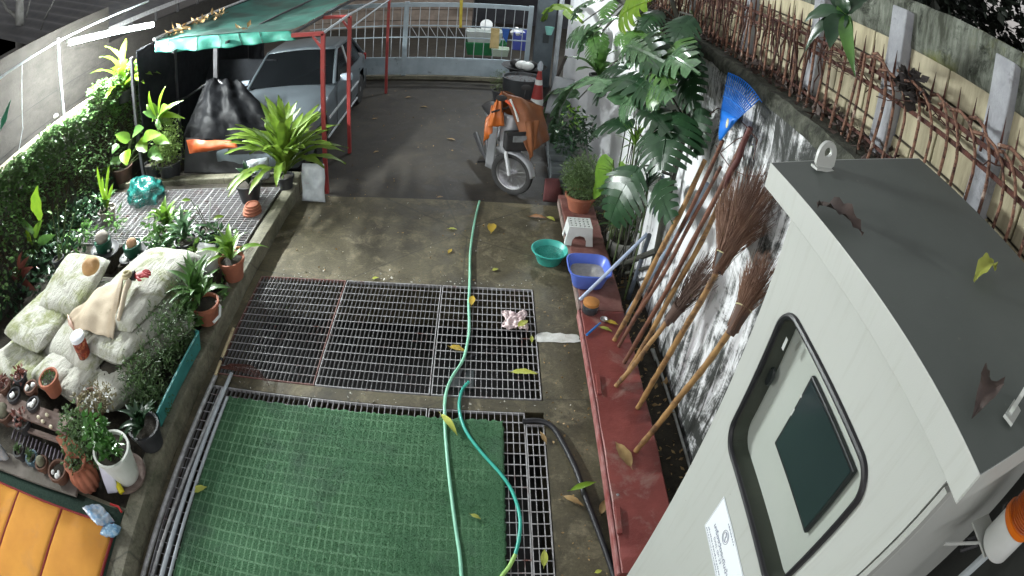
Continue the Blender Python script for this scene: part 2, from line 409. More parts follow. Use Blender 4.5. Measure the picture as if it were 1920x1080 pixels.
# ---- right boundary: white mouldy wall
t = NT('mouldy white wall'); v = t.map((1,1,1), 'World'); vs = t.map((3,5.5,.75), 'World')
streak = t.noise(vs, 2.4, 8, .7, .6); blot = t.noise(v, 1.35, 10, .8, 1.2); x, y, z = t.sep(v)
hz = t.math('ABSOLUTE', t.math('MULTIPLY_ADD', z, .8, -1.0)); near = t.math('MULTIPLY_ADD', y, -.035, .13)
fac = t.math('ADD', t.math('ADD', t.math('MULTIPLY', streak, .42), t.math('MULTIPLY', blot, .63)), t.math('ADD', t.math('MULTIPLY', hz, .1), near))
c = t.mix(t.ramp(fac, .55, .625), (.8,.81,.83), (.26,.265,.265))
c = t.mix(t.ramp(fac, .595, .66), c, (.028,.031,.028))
topm = t.ramp(t.math('ADD', z, t.math('MULTIPLY', blot, .9)), 2.78, 2.95)
c = t.mix(topm, c, t.mix(t.ramp(t.noise(v, 30, 5, .75), .35, .65), (.02,.022,.018), (.085,.09,.07)))
t.bump(t.noise(v, 26, 6, .7), .4, .012)
M_WALL = t.out(c, .8)
wt = thing('boundary_wall', 'white boundary wall streaked with black mould under the rusty fence', 'wall', (1.7, 2, 0))
wm = MB()
def wallface(u, v): 
    y = -1.5 + 13.9*u; z = -.2 + 2.86*v
    return Vector((1.66 + .012*nz((0,y,z), 1.5, 2) + .004*nz((0,y,z), 7), y, z))
wm.grid(wallface, 220, 44); wm.span((1.685, -1.5, -.2), (2.1, 12.4, 2.6)); wm.build('wall_body', M_WALL, wt, True)
cp = MB()
def coping(u, v):
    y = -1.5 + 13.9*u; prof = [(1.7,2.55),(1.635,2.56),(1.625,2.62),(1.645,2.665),(1.8,2.68),(1.98,2.675)]
    k = v*5; i = min(int(k), 4); a, b = prof[i], prof[i+1]; q = k-i
    n = .012*nz((0,y,v*2), 3.1, 4) + .006*nz((0,y,v*3), 14, 1)
    return Vector((a[0]*(1-q)+b[0]*q + n, y, a[1]*(1-q)+b[1]*q + n))
cp.grid(coping, 260, 10)
M_MOSS = M('mossy concrete', (.025,.027,.02), (.1,.105,.08), 12, .95, .8, 40, stain=(.025,.028,.018), sscale=5, sa=.5, sb=.62, src='World')
cp.build('coping', M_MOSS, wt, True)

# ---- block wall behind the fence
t = NT('cream painted block'); v = t.map((1,1,1), 'World'); st = t.noise(t.map((1,7,1.2), 'World'), 1.7, 6, .65); oi = t.n.new('ShaderNodeObjectInfo')
c = t.mix(t.ramp(st, .42, .7), (.47,.42,.28), (.24,.21,.13)); c = t.mix(t.math('MULTIPLY', oi.outputs['Random'], .35), c, (.54,.5,.39))
c = t.mix(t.ramp(t.noise(v, 2.6, 8, .75, .6), .6, .7), c, (.07,.065,.045)); t.bump(t.noise(v, 50, 5), .3, .006)
M_BLOCK = t.out(c, .85)
t = NT('mossy cap'); v = t.map((1,1,1), 'World'); st = t.noise(t.map((1,8,1.5), 'World'), 2.2, 7, .7); bl = t.noise(v, 5, 8, .75, .5)
c = t.mix(t.ramp(st, .35, .6), (.22,.24,.2), (.05,.055,.04)); c = t.mix(t.ramp(bl, .5, .62), c, (.02,.024,.016)); c = t.mix(t.ramp(t.noise(v, 2.2, 5), .55, .7), c, (.13,.14,.03))
t.bump(bl, .6, .02); M_CAP = t.out(c, .95)
M_CONC = M('pale concrete post', (.4,.41,.44), (.26,.27,.29), 5, .85, .4, 40, stain=(.07,.06,.06), sscale=4, sa=.56, sb=.7, src='World')
bt = thing('block_wall', 'cream block wall with mossy concrete cap behind the rusty fence', 'wall', (2.02, 2, 2.6))
MB().span((1.985, -.6, 2.55), (2.12, 12.3, 3.3)).build('mortar_bed', M('dirty mortar', (.05,.042,.03), (.03,.026,.02), 8, .9, .4, src='World'), bt)
cap = MB()
def capf(u, v):
    y = -.6 + 12.9*u; prof = [(1.975,3.3),(1.96,3.32),(1.96,3.55),(1.975,3.575),(2.1,3.58),(2.14,3.55),(2.14,3.3)]
    k = v*6; i = min(int(k), 5); a, b = prof[i], prof[i+1]; q = k-i; n = .008*nz((0,y,v*2), 4, 4) + .004*nz((0,y,v*3), 17)
    return Vector((a[0]*(1-q)+b[0]*q - n, y, a[1]*(1-q)+b[1]*q + n))
cap.grid(capf, 240, 12).build('cap', M_CAP, bt, True)
posts_y = [.62, 1.385, 2.185, 3.0, 4.06, 5.45, 6.85, 8.3, 9.8, 11.3]
pp = None
for y in posts_y:
    if pp is None: pp = MB().span((1.9, -.065, 2.6), (1.985, .065, 3.5)).build('post', M_CONC, bt, bevel=.008); pp.location = (0, y, 0)
    else: c_ = pp.copy(); col.objects.link(c_); c_.parent = bt; c_.location = (0, y, 0)
blk = None
for r in range(4):
    z0 = 2.655 + r*.165; y = -.5 + (.16 if r % 2 else 0)
    while y < 12.1:
        if blk is None:
            b0 = MB().box((0,0,0), (.03, .316, .152)); blk = b0.build('block', M_BLOCK, None, bevel=.006); blk.parent = bt; o = blk
        else: o = blk.copy(); col.objects.link(o); o.parent = bt
        o.location = Vector((1.978 + rnd(-.004,.004), y, z0 + .08)) - Vector((2.02, 2, 2.6)); y += .328

# ---- rusty iron fence on the wall
t = NT('rust over white bar'); v = t.map((1,1,1), 'World'); x, y, z = t.sep(v); n1 = t.noise(v, 11, 6, .7)
f_ = t.ramp(t.math('ADD', t.math('MULTIPLY', z, .9), t.math('MULTIPLY', n1, .5)), 2.78, 3.0)
c = t.mix(f_, (.22,.11,.07), (.075,.02,.013)); c = t.mix(t.ramp(t.noise(v, 30, 6, .75), .45, .6), c, (.035,.012,.009)); c = t.mix(t.ramp(t.noise(v, 17, 3), .62, .7), c, (.42,.33,.27)); t.bump(n1, .5, .005)
M_BAR = t.out(c, .8)
ft = thing('iron_fence', 'rusty iron bar fence with spikes and bent tops on the boundary wall', 'fence', (1.76, 2, 2.67))
fo = Vector((1.76, 2, 2.67))
straight = MB().tube([(0,0,0), (.003,.002,.25), (0,0,.5)], .0092, 6).build('bar', M_BAR)
bent = MB().tube([(0,0,0), (0,0,.2), (-.004,0,.3), (-.01,.012,.37), (-.012,.045,.43), (-.012,.1,.475), (-.012,.165,.49), (-.006,.23,.47)], .0085, 6).build('bar', M_BAR, None, True)
spike = MB().tube([(0,0,0), (0,0,.1), (0,0,.2)], [.008,.007,.0008], 6).build('spike', M_RUST)
for o in (straight, bent, spike): o.parent = ft
first = {'s': True, 'b': True, 'k': True}
y = .82
while y < 11.6:
    yy = y + rnd(-.012, .012)
    kind = 'b' if y < 2.05 else 's'; src = bent if kind == 'b' else straight
    if first[kind]: o = src; first[kind] = False
    else: o = src.copy(); col.objects.link(o); o.parent = ft
    o.location = Vector((1.745 + rnd(-.006,.006), yy, 2.672)) - fo; o.rotation_euler = (rnd(-.05,.05), rnd(-.04,.04), rnd(-.3,.3)); o.scale = (1,1,rnd(.94,1.06))
    if y < 4.2:
        if first['k']: o = spike; first['k'] = False
        else: o = spike.copy(); col.objects.link(o); o.parent = ft
        o.location = Vector((1.83, yy+.05, 3.06)) - fo; o.rotation_euler = (rnd(-.05,.05), rnd(-.05,.05), 0)
    y += .1
for z in (3.02, 3.1): MB().bar((1.765, .5, z), (1.765, 11.6, z), .012, .022).build('rail', M_RUST, ft)
MB().bar((1.765, .5, 2.75), (1.765, 11.6, 2.75), .01, .018).build('rail', M_RUST, ft)
# dead creeper over the fence top
vm = MB()
for _ in range(110):
    y0 = 1.1 + 6.4*random.random()**.75; L = rnd(.12, .5); p = Vector((1.75 + rnd(-.05,.05), y0, 3.07 + rnd(-.06,.06))); pts = [p]
    dy = random.choice((-1,1)); 
    for k in range(5): p = p + Vector((rnd(-.025,.025), dy*L/5, rnd(-.035,.03))); pts.append(p)
    vm.tube(pts, rnd(.002,.0045), 4, False)
for _ in range(190):
    y0 = rnd(2.6, 8.5); p = Vector((1.73 + rnd(-.03,.05), y0, 3.1)); pts = [p]; n = random.randint(2, 6)
    for k in range(n): p = p + Vector((rnd(-.015,.015), rnd(-.03,.03), -rnd(.05,.09))); pts.append(p)
    vm.tube(pts, [.006]*(len(pts)-1) + [.002], 4, False)
o = vm.build('dried_vine', M('dead creeper', (.07,.027,.018), (.03,.012,.009), 12, .85, .3)); o['kind'] = 'stuff'; tag(o, 'tangle of dead brown creeper stems along the fence top', 'vine')
lm = MB()
for _ in range(1900):
    y0 = rnd(1.0, 8.5); clump(lm, (rnd(1.69,1.94), y0, 2.685 + rnd(0,.05)*min(1, y0*.4)), .02, 1, rnd(.03,.08), wide=.5)
o = lm.build('leaf_litter', G_DRY); o['kind'] = 'stuff'; tag(o, 'dry brown leaf litter on the wall ledge behind the fence bars', 'leaf litter')
fg = clump(clump(MB(), WX(1712,165,1.74), .07, 70, .07, shape=(.5,1,1), wide=.8), WX(1700,150,1.74), .05, 40, .06, wide=.8).build('dead_leaf_wad', M('grey dead wad', (.06,.05,.047), (.035,.03,.028), 20, .9, .6)); tag(fg, 'grey curled wad of dead leaves caught in the fence top', 'leaf')

# ---- trees and neighbours in the dark
def tree(name, label, base, h, crown, r, n, mt=None):
    base = Vector(base); tr = thing(name, label, 'tree', base)
    tm = MB(); tm.tube([base, base + V(.05,.03,h*.35), base + V(-.04,.05,h*.7), base + V(0,0,h)], [.2,.16,.13,.08], 10)
    for k in range(6):
        a = k*1.05; s0 = base + V(0,0,h*(.55+.07*k)); tm.tube([s0, s0 + V(math.cos(a)*r*.45, math.sin(a)*r*.45, .35), s0 + V(math.cos(a)*r*.8, math.sin(a)*r*.8, .9)], [.06,.04,.015], 6)
    tm.build('trunk', M('grey tree bark', (.12,.12,.115), (.06,.06,.055), 7, .9, .6, 30), tr, True)
    cm = MB()
    for k in range(24):
        cc = Vector(crown) + V(rnd(-1,1)*r, rnd(-1.2,1.2)*r, rnd(-.6,.7)*r)
        clump(cm, cc, r*rnd(.35,.5), n//24, .13, wide=.7)
    o = cm.build('crown', mt or G_CROWN, tr); o['kind'] = 'stuff'; return tr
for nm_, lb, bx, cx_, rr_ in (('garden_tree','dark leafy tree rising behind the block wall at the upper right corner',(4.4,1.4,-.9),(4.3,1.2,4.5),1.5),
                    ('garden_tree','dark leafy tree behind the block wall beside the hanging branch',(4.8,4.2,-.9),(4.8,4.0,4.7),1.8)):
    tree(nm_, lb, bx, 4.2, cx_, rr_, 15000)
tree('street_tree', 'tree with a thick grey trunk behind the wall at the upper left', (-9.4, 7.6, -.9), 6.0, (-9.6, 7.2, 5.6), 1.2, 1800, leafmat('painted lamplight tree leaf', (.12,.14,.09), (.05,.07,.04), .3, .1))  # lamplight on these leaves is put into their brighter colour

t = NT('neighbour wall'); v = t.map((1,1,1), 'World'); x, y, z = t.sep(v); n1 = t.noise(v, 2.2, 7, .7); 
fz = t.ramp(t.math('ADD', z, t.math('MULTIPLY', n1, .3)), 2.36, 2.42)
c = t.mix(fz, t.mix(t.ramp(t.noise(t.map((1,1,2.5),'World'), 3, 7, .7), .35, .65), (.014,.0125,.01), (.03,.027,.023)), t.mix(t.ramp(n1, .4, .7), (.06,.06,.056), (.042,.04,.036)))
t.bump(t.noise(v, 18, 6, .7), .5, .02); M_NEIGH = t.out(c, .9)
nt = thing('neighbour_wall', 'grey neighbouring wall with pale plaster band along its top', 'wall', (-7, 4, 0))
MB().span((-7.3, -1.5, -.9), (-7.0, 8.3, 3.05)).span((-7.3, 8.3, -.9), (-7.0, 15, 2.3)).build('wall_body', M_NEIGH, nt)
nj = None
for z in (.3, .72, 1.14, 1.56, 1.98):
    MB().span((-6.998, -1.5, z), (-6.992, 8.3, z+.014)).build('course_line', M('wall joint', (.01,.009,.008), None, rough=.9), nt)
M_SLATE = M('dark roof sheet', (.035,.036,.04), (.06,.058,.056), 5, .6, .2)
rt = thing('neighbour_roof', 'dark corrugated roof beyond the carport canopy', 'roof', (-9, 10, 2.4))
rm = MB()
rm.grid(lambda u, v: Vector((-7.05 - 5*u, 6.8 + 9*v, 2.6 + 1.9*u + .025*math.sin(v*9*2*PI/.25*.5))), 4, 220); rm.build('roof_sheet', M_SLATE, rt, True, solid=.01)
MB().bar((-7.05,6.8,2.57),(-7.05,15.8,2.57),.06,.1).build('fascia', M_GALV, rt)
for k in range(9): MB().bar((-7.06 , 7.2+k*1.0, 2.0), (-7.06, 7.2+k*1.0, 2.6), .05).build('roof_strut', M_SLATE, rt)

# ---- bed wall with creeper hedge, pole, pipe and fluorescent tube on the left
BX = -5.85
bw = thing('bed_wall', 'long garden wall with pale capping edge under the creeper', 'wall', (BX, 4, 0))
MB().span((BX-.16, -1.5, -.1), (BX, 8.6, 1.68)).build('wall_body', M('damp garden wall', (.06,.06,.052), (.11,.105,.09), 3, .9, .4, src='World', stain=(.02,.026,.014), sscale=3), bw)
MB().span((BX-.19, -1.5, 1.682), (BX+.03, 8.6, 1.73)).build('capping', M('cream capping', (.5,.46,.33), (.36,.33,.24), 3, .8, .3, src='World'), bw, bevel=.008)
hm = MB()
for _ in range(15000):
    y0 = rnd(1.6, 8.5); top = 1.74 + .12*nz((y0, 0, 0), 2.3) + (.22 if y0 > 6 else .05)
    zz = top - abs(random.gauss(0, .34)) if random.random() < .78 else rnd(.35, 1.55)
    if zz < .25: continue
    xx = BX + .06 + (.16 + .1*nz((y0, zz, 1), 2.5))*random.random()**.6 + (.12 if zz > 1.55 else 0)*random.random()
    a = Vector((rnd(.2,1), rnd(-.8,.8), rnd(-.7,.5))).normalized(); s, u = frame(a, Vector((rnd(-.2,.5), rnd(-.4,.4), 1))); L = rnd(.045,.085)
    p = Vector((xx, y0, zz)); hm.add([p, p+a*L*.5-s*L*.36, p+a*L, p+a*L*.5+s*L*.36], [(0,1,2,3)])
hg = thing('creeper_hedge', 'small leaved creeper hanging over the long garden wall', 'hedge', (BX+.1, 4, .3))
o = hm.build('foliage', G_HEDGE, hg); o['kind'] = 'stuff'
sm = MB()
for _ in range(220):
    y0 = rnd(1.5, 8.4); p = V(BX+.05, y0, 1.72); pts = [p]
    for k in range(6): p = p + V(rnd(-.01,.03), rnd(-.07,.07), -rnd(.12,.24)); pts.append(p)
    sm.tube(pts, .006, 4, False)
o = sm.build('stem', M('creeper stem', (.07,.05,.03), (.04,.03,.02), 9, .9, .2), hg); o['kind'] = 'stuff'
for k, (px, py) in enumerate(((105,221),(131,217))):
    o = MB().lathe([(.001,0),(.035,.008),(.045,.03),(.03,.055),(.001,.06)], WX(px, py, BX), 12).build('pebble', M_WHITEP, None, True); tag(o, ('white pebble resting on the capping of the garden wall left of the pole', 'smaller white pebble on the garden wall capping right of the pole')[k], 'pebble')
pb = WX(121, 225, BX-.08); ptop = WX(113, 90, BX-.08)
lp = thing('lamp_pole', 'white painted pole standing on the garden wall carrying the tube lamp', 'pole', pb)
MB().tube([pb, V(pb.x, pb.y, 2.95)], .022, 10).build('pole', M_STEEL, lp, True)
MB().tube([V(pb.x, pb.y-4.6, 2.55), V(pb.x, pb.y-1.2, 2.86), V(pb.x, pb.y, 2.9), V(pb.x+.3, pb.y+2.2, 2.93)], .018, 8).build('cross_pipe', M_STEEL, lp, True)
MB().tube([V(pb.x, pb.y-.85, 2.86), V(pb.x+.03, pb.y-1.0, 2.0), V(pb.x+.05, pb.y-1.2, 1.72)], .006, 5).build('guy_rope', M_STEEL, lp)
M_GLOW = glow('lit tube', (.93,.98,.97), LAMP_TUBE); M_GLOW2 = glow('lit tube near the house', (.95,.99,.96), LAMP_TUBE_NEAR)
def tube_lamp(label, a, b, group, mg=None):
    a = Vector(a); b = Vector(b); d = (b-a).normalized(); tl = thing('tube_lamp', label, 'lamp', (a+b)/2, group)
    up = Vector((-.5,0,1)).normalized()
    MB().bar(a + up*.045, b + up*.045, .07, .045).build('batten', M_WHITEP, tl)
    MB().tube([a + d*.03, b - d*.03], .03, 12).build('tube', mg or M_GLOW, tl, True)
    for e, q in ((a, 1), (b, -1)): MB().bar(e, e + d*.03*q, .04, .06).build('lamp_holder', M_WHITEP, tl)
tube_lamp('lit white fluorescent tube above the garden wall beside the canopy', WX(128,82,-5.55), WX(288,47,-5.2), 'fluorescent tubes above the garden wall')
tube_lamp('lit white fluorescent tube on the garden wall pipe nearest the house', (-5.75, .6, 2.9), (-5.75, 2.0, 2.9), 'fluorescent tubes above the garden wall', M_GLOW2)
fl = MB(); sheet(fl, WX(2,225,-5.6), WX(21,186,-5.6), WX(12,226,-5.5), WX(0,246,-5.5), 6, 6, amp=.01)
o = fl.build('cloth_pennant', M('green cloth', (.02,.16,.08), (.015,.12,.06), 8, .8, .1), None, True, solid=.003); tag(o, 'green cloth corner hanging at the left edge above the wall', 'cloth')

# ---- gate, pillar, things beyond
GY = 12.0
gt = thing('gate', 'wide blue grey sheet and bar gate across the yard end', 'gate', (-.5, GY, 0))
gx0, gx1 = -1.75, .85
for x in (gx0, gx1-.03): MB().span((x-.05, GY-.03, .06), (x+.05, GY+.03, 1.78)).build('gate_post', M_GATE, gt, bevel=.006)
MB().span((-3.9, GY-.02, 1.66), (gx1, GY+.03, 1.76)).build('top_rail', M_GATE, gt)
MB().span((-3.9, GY-.025, .42), (gx1, GY+.025, .48)).build('middle_rail', M_GATE, gt)
for z in (.95, 1.22): MB().span((-3.9, GY-.012, z-.012), (gx1, GY+.012, z+.012)).build('thin_rail', M_GATE, gt)
MB().span((-3.9, GY-.012, .08), (gx1, GY+.012, .42)).build('sheet_panel', M_GATE, gt)
MB().span((-3.9, GY-.06, -.02), (gx1, GY+.06, .05)).build('track', M_CURB, gt)
x = -3.8; bar0 = None
while x < gx1-.1:
    if abs(x-gx0) > .08:
        if bar0 is None: bar0 = MB().bar((0,0,.48),(0,0,1.66),.014).build('gate_bar', M_STEEL, gt); o = bar0
        else: o = bar0.copy(); col.objects.link(o); o.parent = gt
        o.location = Vector((x, GY, 0))
    if gx0 < x < -.2: MB().bar((x+.02,GY,1.2),(x+.16,GY,.97),.01).build('diagonal', M_STEEL, gt)
    x += .195
pl = thing('gate_pillar', 'dark grey gate pillar with a pale pipe beside the plants', 'pillar', (1.18, GY, 0))
MB().span((.95, GY-.16, -.05), (1.32, GY+.16, 2.5)).build('pillar_body', M('slate pillar', (.12,.15,.17), (.08,.1,.115), 3, .8, .2), pl)
MB().tube([(1.4, GY-.25, 0), (1.4, GY-.25, 2.6)], .05, 10).build('pipe', M_STEEL, pl, True)
MB().span((1.1, GY-.18, .98), (1.22, GY-.165, 1.2)).build('letter_plate', M('dark plate', (.03,.04,.045), None, rough=.5), pl)
hb = thing('house_facade', 'brown grey house front across the street beyond the gate', 'house', (-2, 19, 0))
M_HOUSE = M('brown rough wall', (.26,.21,.17), (.17,.14,.115), 5, .9, .3, 30, src='World')
MB().span((-9, 19, -.1), (-.6, 19.3, 4.5)).build('wall', M_HOUSE, hb)
for k in range(10): MB().span((-9, 18.98, .2+k*.4), (-.6, 19.0, .215+k*.4)).build('plank_line', M('plank gap', (.05,.04,.033), None, rough=.9), hb)
MB().span((-.6, 20.4, -.1), (5, 20.6, 4)).build('shop_back', M('dark shop interior', (.02,.022,.028), (.035,.036,.042), 3, .8, .1), hb)
MB().span((-.9, 17.6, 2.25), (3.2, 19.2, 2.4)).build('awning', M('green awning', (.03,.15,.07), (.02,.1,.05), 3, .7, .1), hb)
for k in range(8): MB().lathe([(.05,0),(.08,.05),(.08,.16),(.03,.2)], V(-.2+k*.22, 17.2, 2.0), 10).build('bottle_row', M('pale yellow tub', (.6,.62,.4), (.5,.5,.34), 5, .6, .05), hb, True)
MB().span((-.6, 17.0, 1.94), (1.7, 17.4, 2.0)).build('shelf_board', M_STEEL, hb)
def tubm(c, a, b, h, m, name, label, cat, t_=.02, taper=.85):
    th = thing(name, label, cat, c); c = Vector(c); mb = MB()
    o_ = [(-1,-1),(1,-1),(1,1),(-1,1)]
    P0 = [c + V(x*a*taper/2, y*b*taper/2, 0) for x, y in o_]; P1 = [c + V(x*a/2, y*b/2, h) for x, y in o_]
    Q1 = [c + V(x*(a/2-t_), y*(b/2-t_), h) for x, y in o_]; Q0 = [c + V(x*(a*taper/2-t_), y*(b*taper/2-t_), t_) for x, y in o_]
    mb.add(P0+P1+Q1+Q0, [(3,2,1,0)] + [(i,(i+1)%4,4+(i+1)%4,4+i) for i in range(4)] + [(4+i,4+(i+1)%4,8+(i+1)%4,8+i) for i in range(4)] + [(8+i,8+(i+1)%4,12+(i+1)%4,12+i) for i in range(4)] + [(12,13,14,15)])
    mb.build('tub_body', m, th, bevel=.01); 
    return th
M_GREENB = M('green crate plastic', (.015,.17,.055), (.012,.13,.045), 4, .5, .05)
M_BLUEB = M('blue bin plastic', (.09,.12,.5), (.07,.09,.4), 4, .4, .05)
p = WY(925, 103, 14); 
tubm(p + V(-.2,.1,0), 1.0, .55, .34, M_GREENB, 'storage_crate', 'long green plastic crate behind the gate bars', 'crate')
tubm(p + V(-.25,.05,.345), .9, .5, .3, M('clear white tub', (.5,.55,.52), (.42,.46,.44), 4, .3, .05), 'storage_crate', 'whitish clear tub stacked on the green crate beyond the gate', 'tub')
tubm(WY(937, 104, 13.6), .42, .35, .2, M('pale green white plastic', (.5,.6,.48), None, rough=.5), 'fruit_box', 'pale green white box in front of the green crate beyond the gate', 'box')
tubm(WY(975, 92, 13.2), .42, .4, .46, M_BLUEB, 'waste_bin', 'blue plastic bin filled with white bags behind the gate', 'bin')
bgm = MB(); c = WY(975, 62, 13.2)
for k in range(4): bgm.lathe([(.001,0),(.1,.02),(.12,.09),(.05,.16),(.02,.2),(.001,.21)], c + V(rnd(-.12,.12), rnd(-.1,.1), -.06), 10, Matrix.Rotation(rnd(-.5,.5),3,'X'))
tag(bgm.build('plastic_bag', M_WHITEP, None, True), 'bunched white plastic bags on top of the blue bin', 'bag')
for nm_, lb, q, mm in (('towel','yellow towel hung on the gate above the pale box',((921,52),(937,54),(935,92),(918,90)),M('yellow towel',(.62,.5,.25),(.52,.4,.18),6,.9,.3)),
                  ('blue_cloth','small blue cloth hung on the gate next to the yellow towel',((941,53),(956,55),(950,80),(943,70)),M('blue cloth',(.04,.13,.45),(.03,.1,.36),6,.9,.2)),
                  ('webbing_strap','yellow strap hanging on the gate bars near the middle',((862,0),(868,0),(866,52),(861,52)),M('yellow strap',(.62,.5,.06),(.5,.4,.05),6,.7,.1))):
    m_ = MB(); a_, b_, c_, d_ = [WY(x, y, GY-.06) for x, y in q]; sheet(m_, a_, b_, c_, d_, 10, 14, amp=.02 if nm_ != 'webbing_strap' else .002, freq=5); tag(m_.build(nm_, mm, None, True, solid=.006), lb, 'cloth' if nm_ != 'webbing_strap' else 'strap')
c = WY(912, 47, 14); o = MB().lathe([(.001,0),(.13,.01),(.15,.03),(.001,.05)], c, 20, Matrix.Rotation(1.2,3,'X')).build('fan_guard', M_WHITEP, None, True); tag(o, 'round white dish leaning on the tub behind the gate', 'dish')
# street lamp just past the gate that lights the far yard
sl = thing('street_lamp', 'street lamp past the gate lighting the far yard', 'street lamp', (.75, 13.2, -.06))
MB().tube([(2.5,13.4,-.06),(2.5,13.4,4.6),(2.2,13.3,4.95),(1.2,13.2,5.0)], [.06,.05,.04,.03], 10).build('pole', M_GALV, sl, True)
MB().box((.95,13.2,5.02), (.6,.26,.1)).build('lamp_head', M_GALV, sl, bevel=.02)
MB().box((.95,13.2,4.955), (.5,.2,.02)).build('lamp_lens', glow('street lamp lens', (.9,.97,1.0), LAMP_STREET), sl)

# ================================================================== DRIVEWAY THINGS
# ---- steel gratings over the drain pits
def grating(label, x0, x1, y0, y1, z, pitch_x, pitch_y, deep=.03, edge=None, group=None, tn=.0035, along='y', mb_m=None):
    th = thing('drain_grating', label, 'grating', ((x0+x1)/2, (y0+y1)/2, z-deep), group)
    f = MB(); e = .007
    f.span((x0,y0,z-deep),(x0+e,y1,z)).span((x1-e,y0,z-deep),(x1,y1,z)).span((x0+e,y0,z-deep),(x1-e,y0+e,z)).span((x0+e,y1-e,z-deep),(x1-e,y1,z))
    f.build('frame', edge or M_GRATE, th)
    b = MB(); c = MB()
    if along == 'y':
        n = round((x1-x0)/pitch_x)
        for k in range(1, n): x = x0 + (x1-x0)*k/n; b.span((x-tn/2, y0+e, z-deep), (x+tn/2, y1-e, z-.001))
        m = round((y1-y0)/pitch_y)
        for k in range(1, m): y = y0 + (y1-y0)*k/m; c.bar((x0+e, y, z-.002), (x1-e, y, z-.002), .005 if deep > .032 else .0065)
    else:
        n = round((y1-y0)/pitch_y)
        for k in range(1, n): y = y0 + (y1-y0)*k/n; b.span((x0+e, y-tn/2, z-deep), (x1-e, y+tn/2, z-.001))
        m = round((x1-x0)/pitch_x)
        for k in range(1, m): x = x0 + (x1-x0)*k/m; c.bar((x, y0+e, z-.002), (x, y1-e, z-.002), .0065)
    b.build('bearing_bar', mb_m or M_GRATE, th, kind='stuff'); c.build('cross_bar', M_GRATE, th, kind='stuff')
    return th
M_GRATE2 = M('dull grating steel', (.24,.24,.245), (.17,.165,.165), 14, .5, .1, stain=(.14,.06,.05), sscale=4, sa=.58, sb=.72)
grating('steel drain grating at the left end of the far row beside the kerb', -2.18, -1.24, 3.13, 4.565, .006, .039, .1, .034, M_GRATERED, mb_m=M_GRATE2)
grating('steel drain grating in the middle of the far row', -1.228, -.294, 3.13, 4.565, .006, .039, .1, .034, mb_m=M_GRATE2)
grating('wide meshed drain grating of the far row lying under the pink cloth', -.282, .57, 3.13, 4.565, .006, .043, .1, .024)
grating('drain grating at the left end of the near row under the green mat', -2.18, -1.235, .36, 2.985, .004, .044, .1, .034, mb_m=M_GRATE2)
grating('drain grating in the middle of the near row under the green mat', -1.222, -.3, .36, 2.985, .004, .046, .1, .03)
grating('drain grating of the near row with an open strip right of the green mat', -.288, .432, .36, 2.985, .004, .046, .1, .024)
grating('narrow drain grating strip beside the black hose', .437, .572, .36, 2.87, .004, .046, .1, .024)
PB = thing('drain_pipe', 'black pipe end seen through the far right grating', 'pipe', (-.2,3.9,-.5)); PB.location = (-.1, 3.6, -.35)
MB().box((-.05,3.62,-.3), (.2,.24,.06)).build('pump_box', M('grey pump box', (.16,.2,.2), (.1,.12,.12), 8, .5, .1), PB, bevel=.01)
MB().tube([(-.05,3.62,-.26), (.0,3.8,-.2), (.15,3.95,-.25), (.4,4.05,-.3)], .018, 8).build('pipe', M_BLACK, PB, True)

# ---- artificial grass mat with the grid of the grating pressed into it
t = NT('green turf mat'); v = t.map((1,1,1), 'World'); x, y, z = t.sep(v)
wob = t.math('MULTIPLY', t.math('SUBTRACT', t.noise(v, 6, 3), .5), .012)
def line(c, pitch, wd): 
    m = t.math('MODULO', t.math('ADD', t.math('ADD', c, wob), 10*pitch + 10), pitch); return t.math('LESS_THAN', m, wd)
g = t.math('MAXIMUM', line(x, .0462, .011), line(y, .1, .016))
n1 = t.noise(v, 2.0, 5, .6); n2 = t.noise(v, 160, 3, .8)
g = t.math('MULTIPLY', g, t.ramp(t.math('ADD', n1, t.math('MULTIPLY', x, -.14)), .42, .72))
c = t.mix(n1, (.042,.145,.068), (.085,.22,.095)); c = t.mix(t.math('MULTIPLY', g, .55), c, (.24,.44,.26)); c = t.mix(t.math('MULTIPLY', t.ramp(n2, .4, .65), .5), c, (.012,.05,.02))
c = t.mix(t.math('MULTIPLY', t.ramp(t.noise(v, 1.1, 6, .7), .52, .66), .6), c, (.05,.085,.065))
t.bump(n2, .9, .01); M_TURF = t.out(c, .85)
mt = thing('grass_mat', 'green artificial grass mat lying over the near gratings', 'mat', (-.8, 1.8, .006))
rag = MB()
def mat_pt(u, v):
    x = -1.965 + 2.235*u; y = .3 + 2.575*v
    if u in (0, 1): x += rnd(-.008, .008)
    if v in (0, 1): y += rnd(-.012, .012)
    sag = -.002*abs(math.sin(PI*x/.0462)) 
    return Vector((x, y + .03*u*(v > .5)*(v-.5), .012 + sag + .004*nz((x,y,0), 3)))
rag.grid(mat_pt, 120, 120); rag.build('backing', M_TURF, mt, True, solid=.006)
bl = MB()
for _ in range(42000):
    x = rnd(-1.96, .27); y = rnd(.55, 2.87); p = Vector((x, y, .014)); a = rnd(0, 2*PI); h = rnd(.006, .013); s = Vector((math.cos(a), math.sin(a), 0))*.0022
    bl.v += [p - s, p + s, p + Vector((rnd(-.006,.006), rnd(-.006,.006), h))]; k = len(bl.v); bl.f.append((k-3, k-2, k-1))
bl.build('blade', M_TURF, mt, kind='stuff')

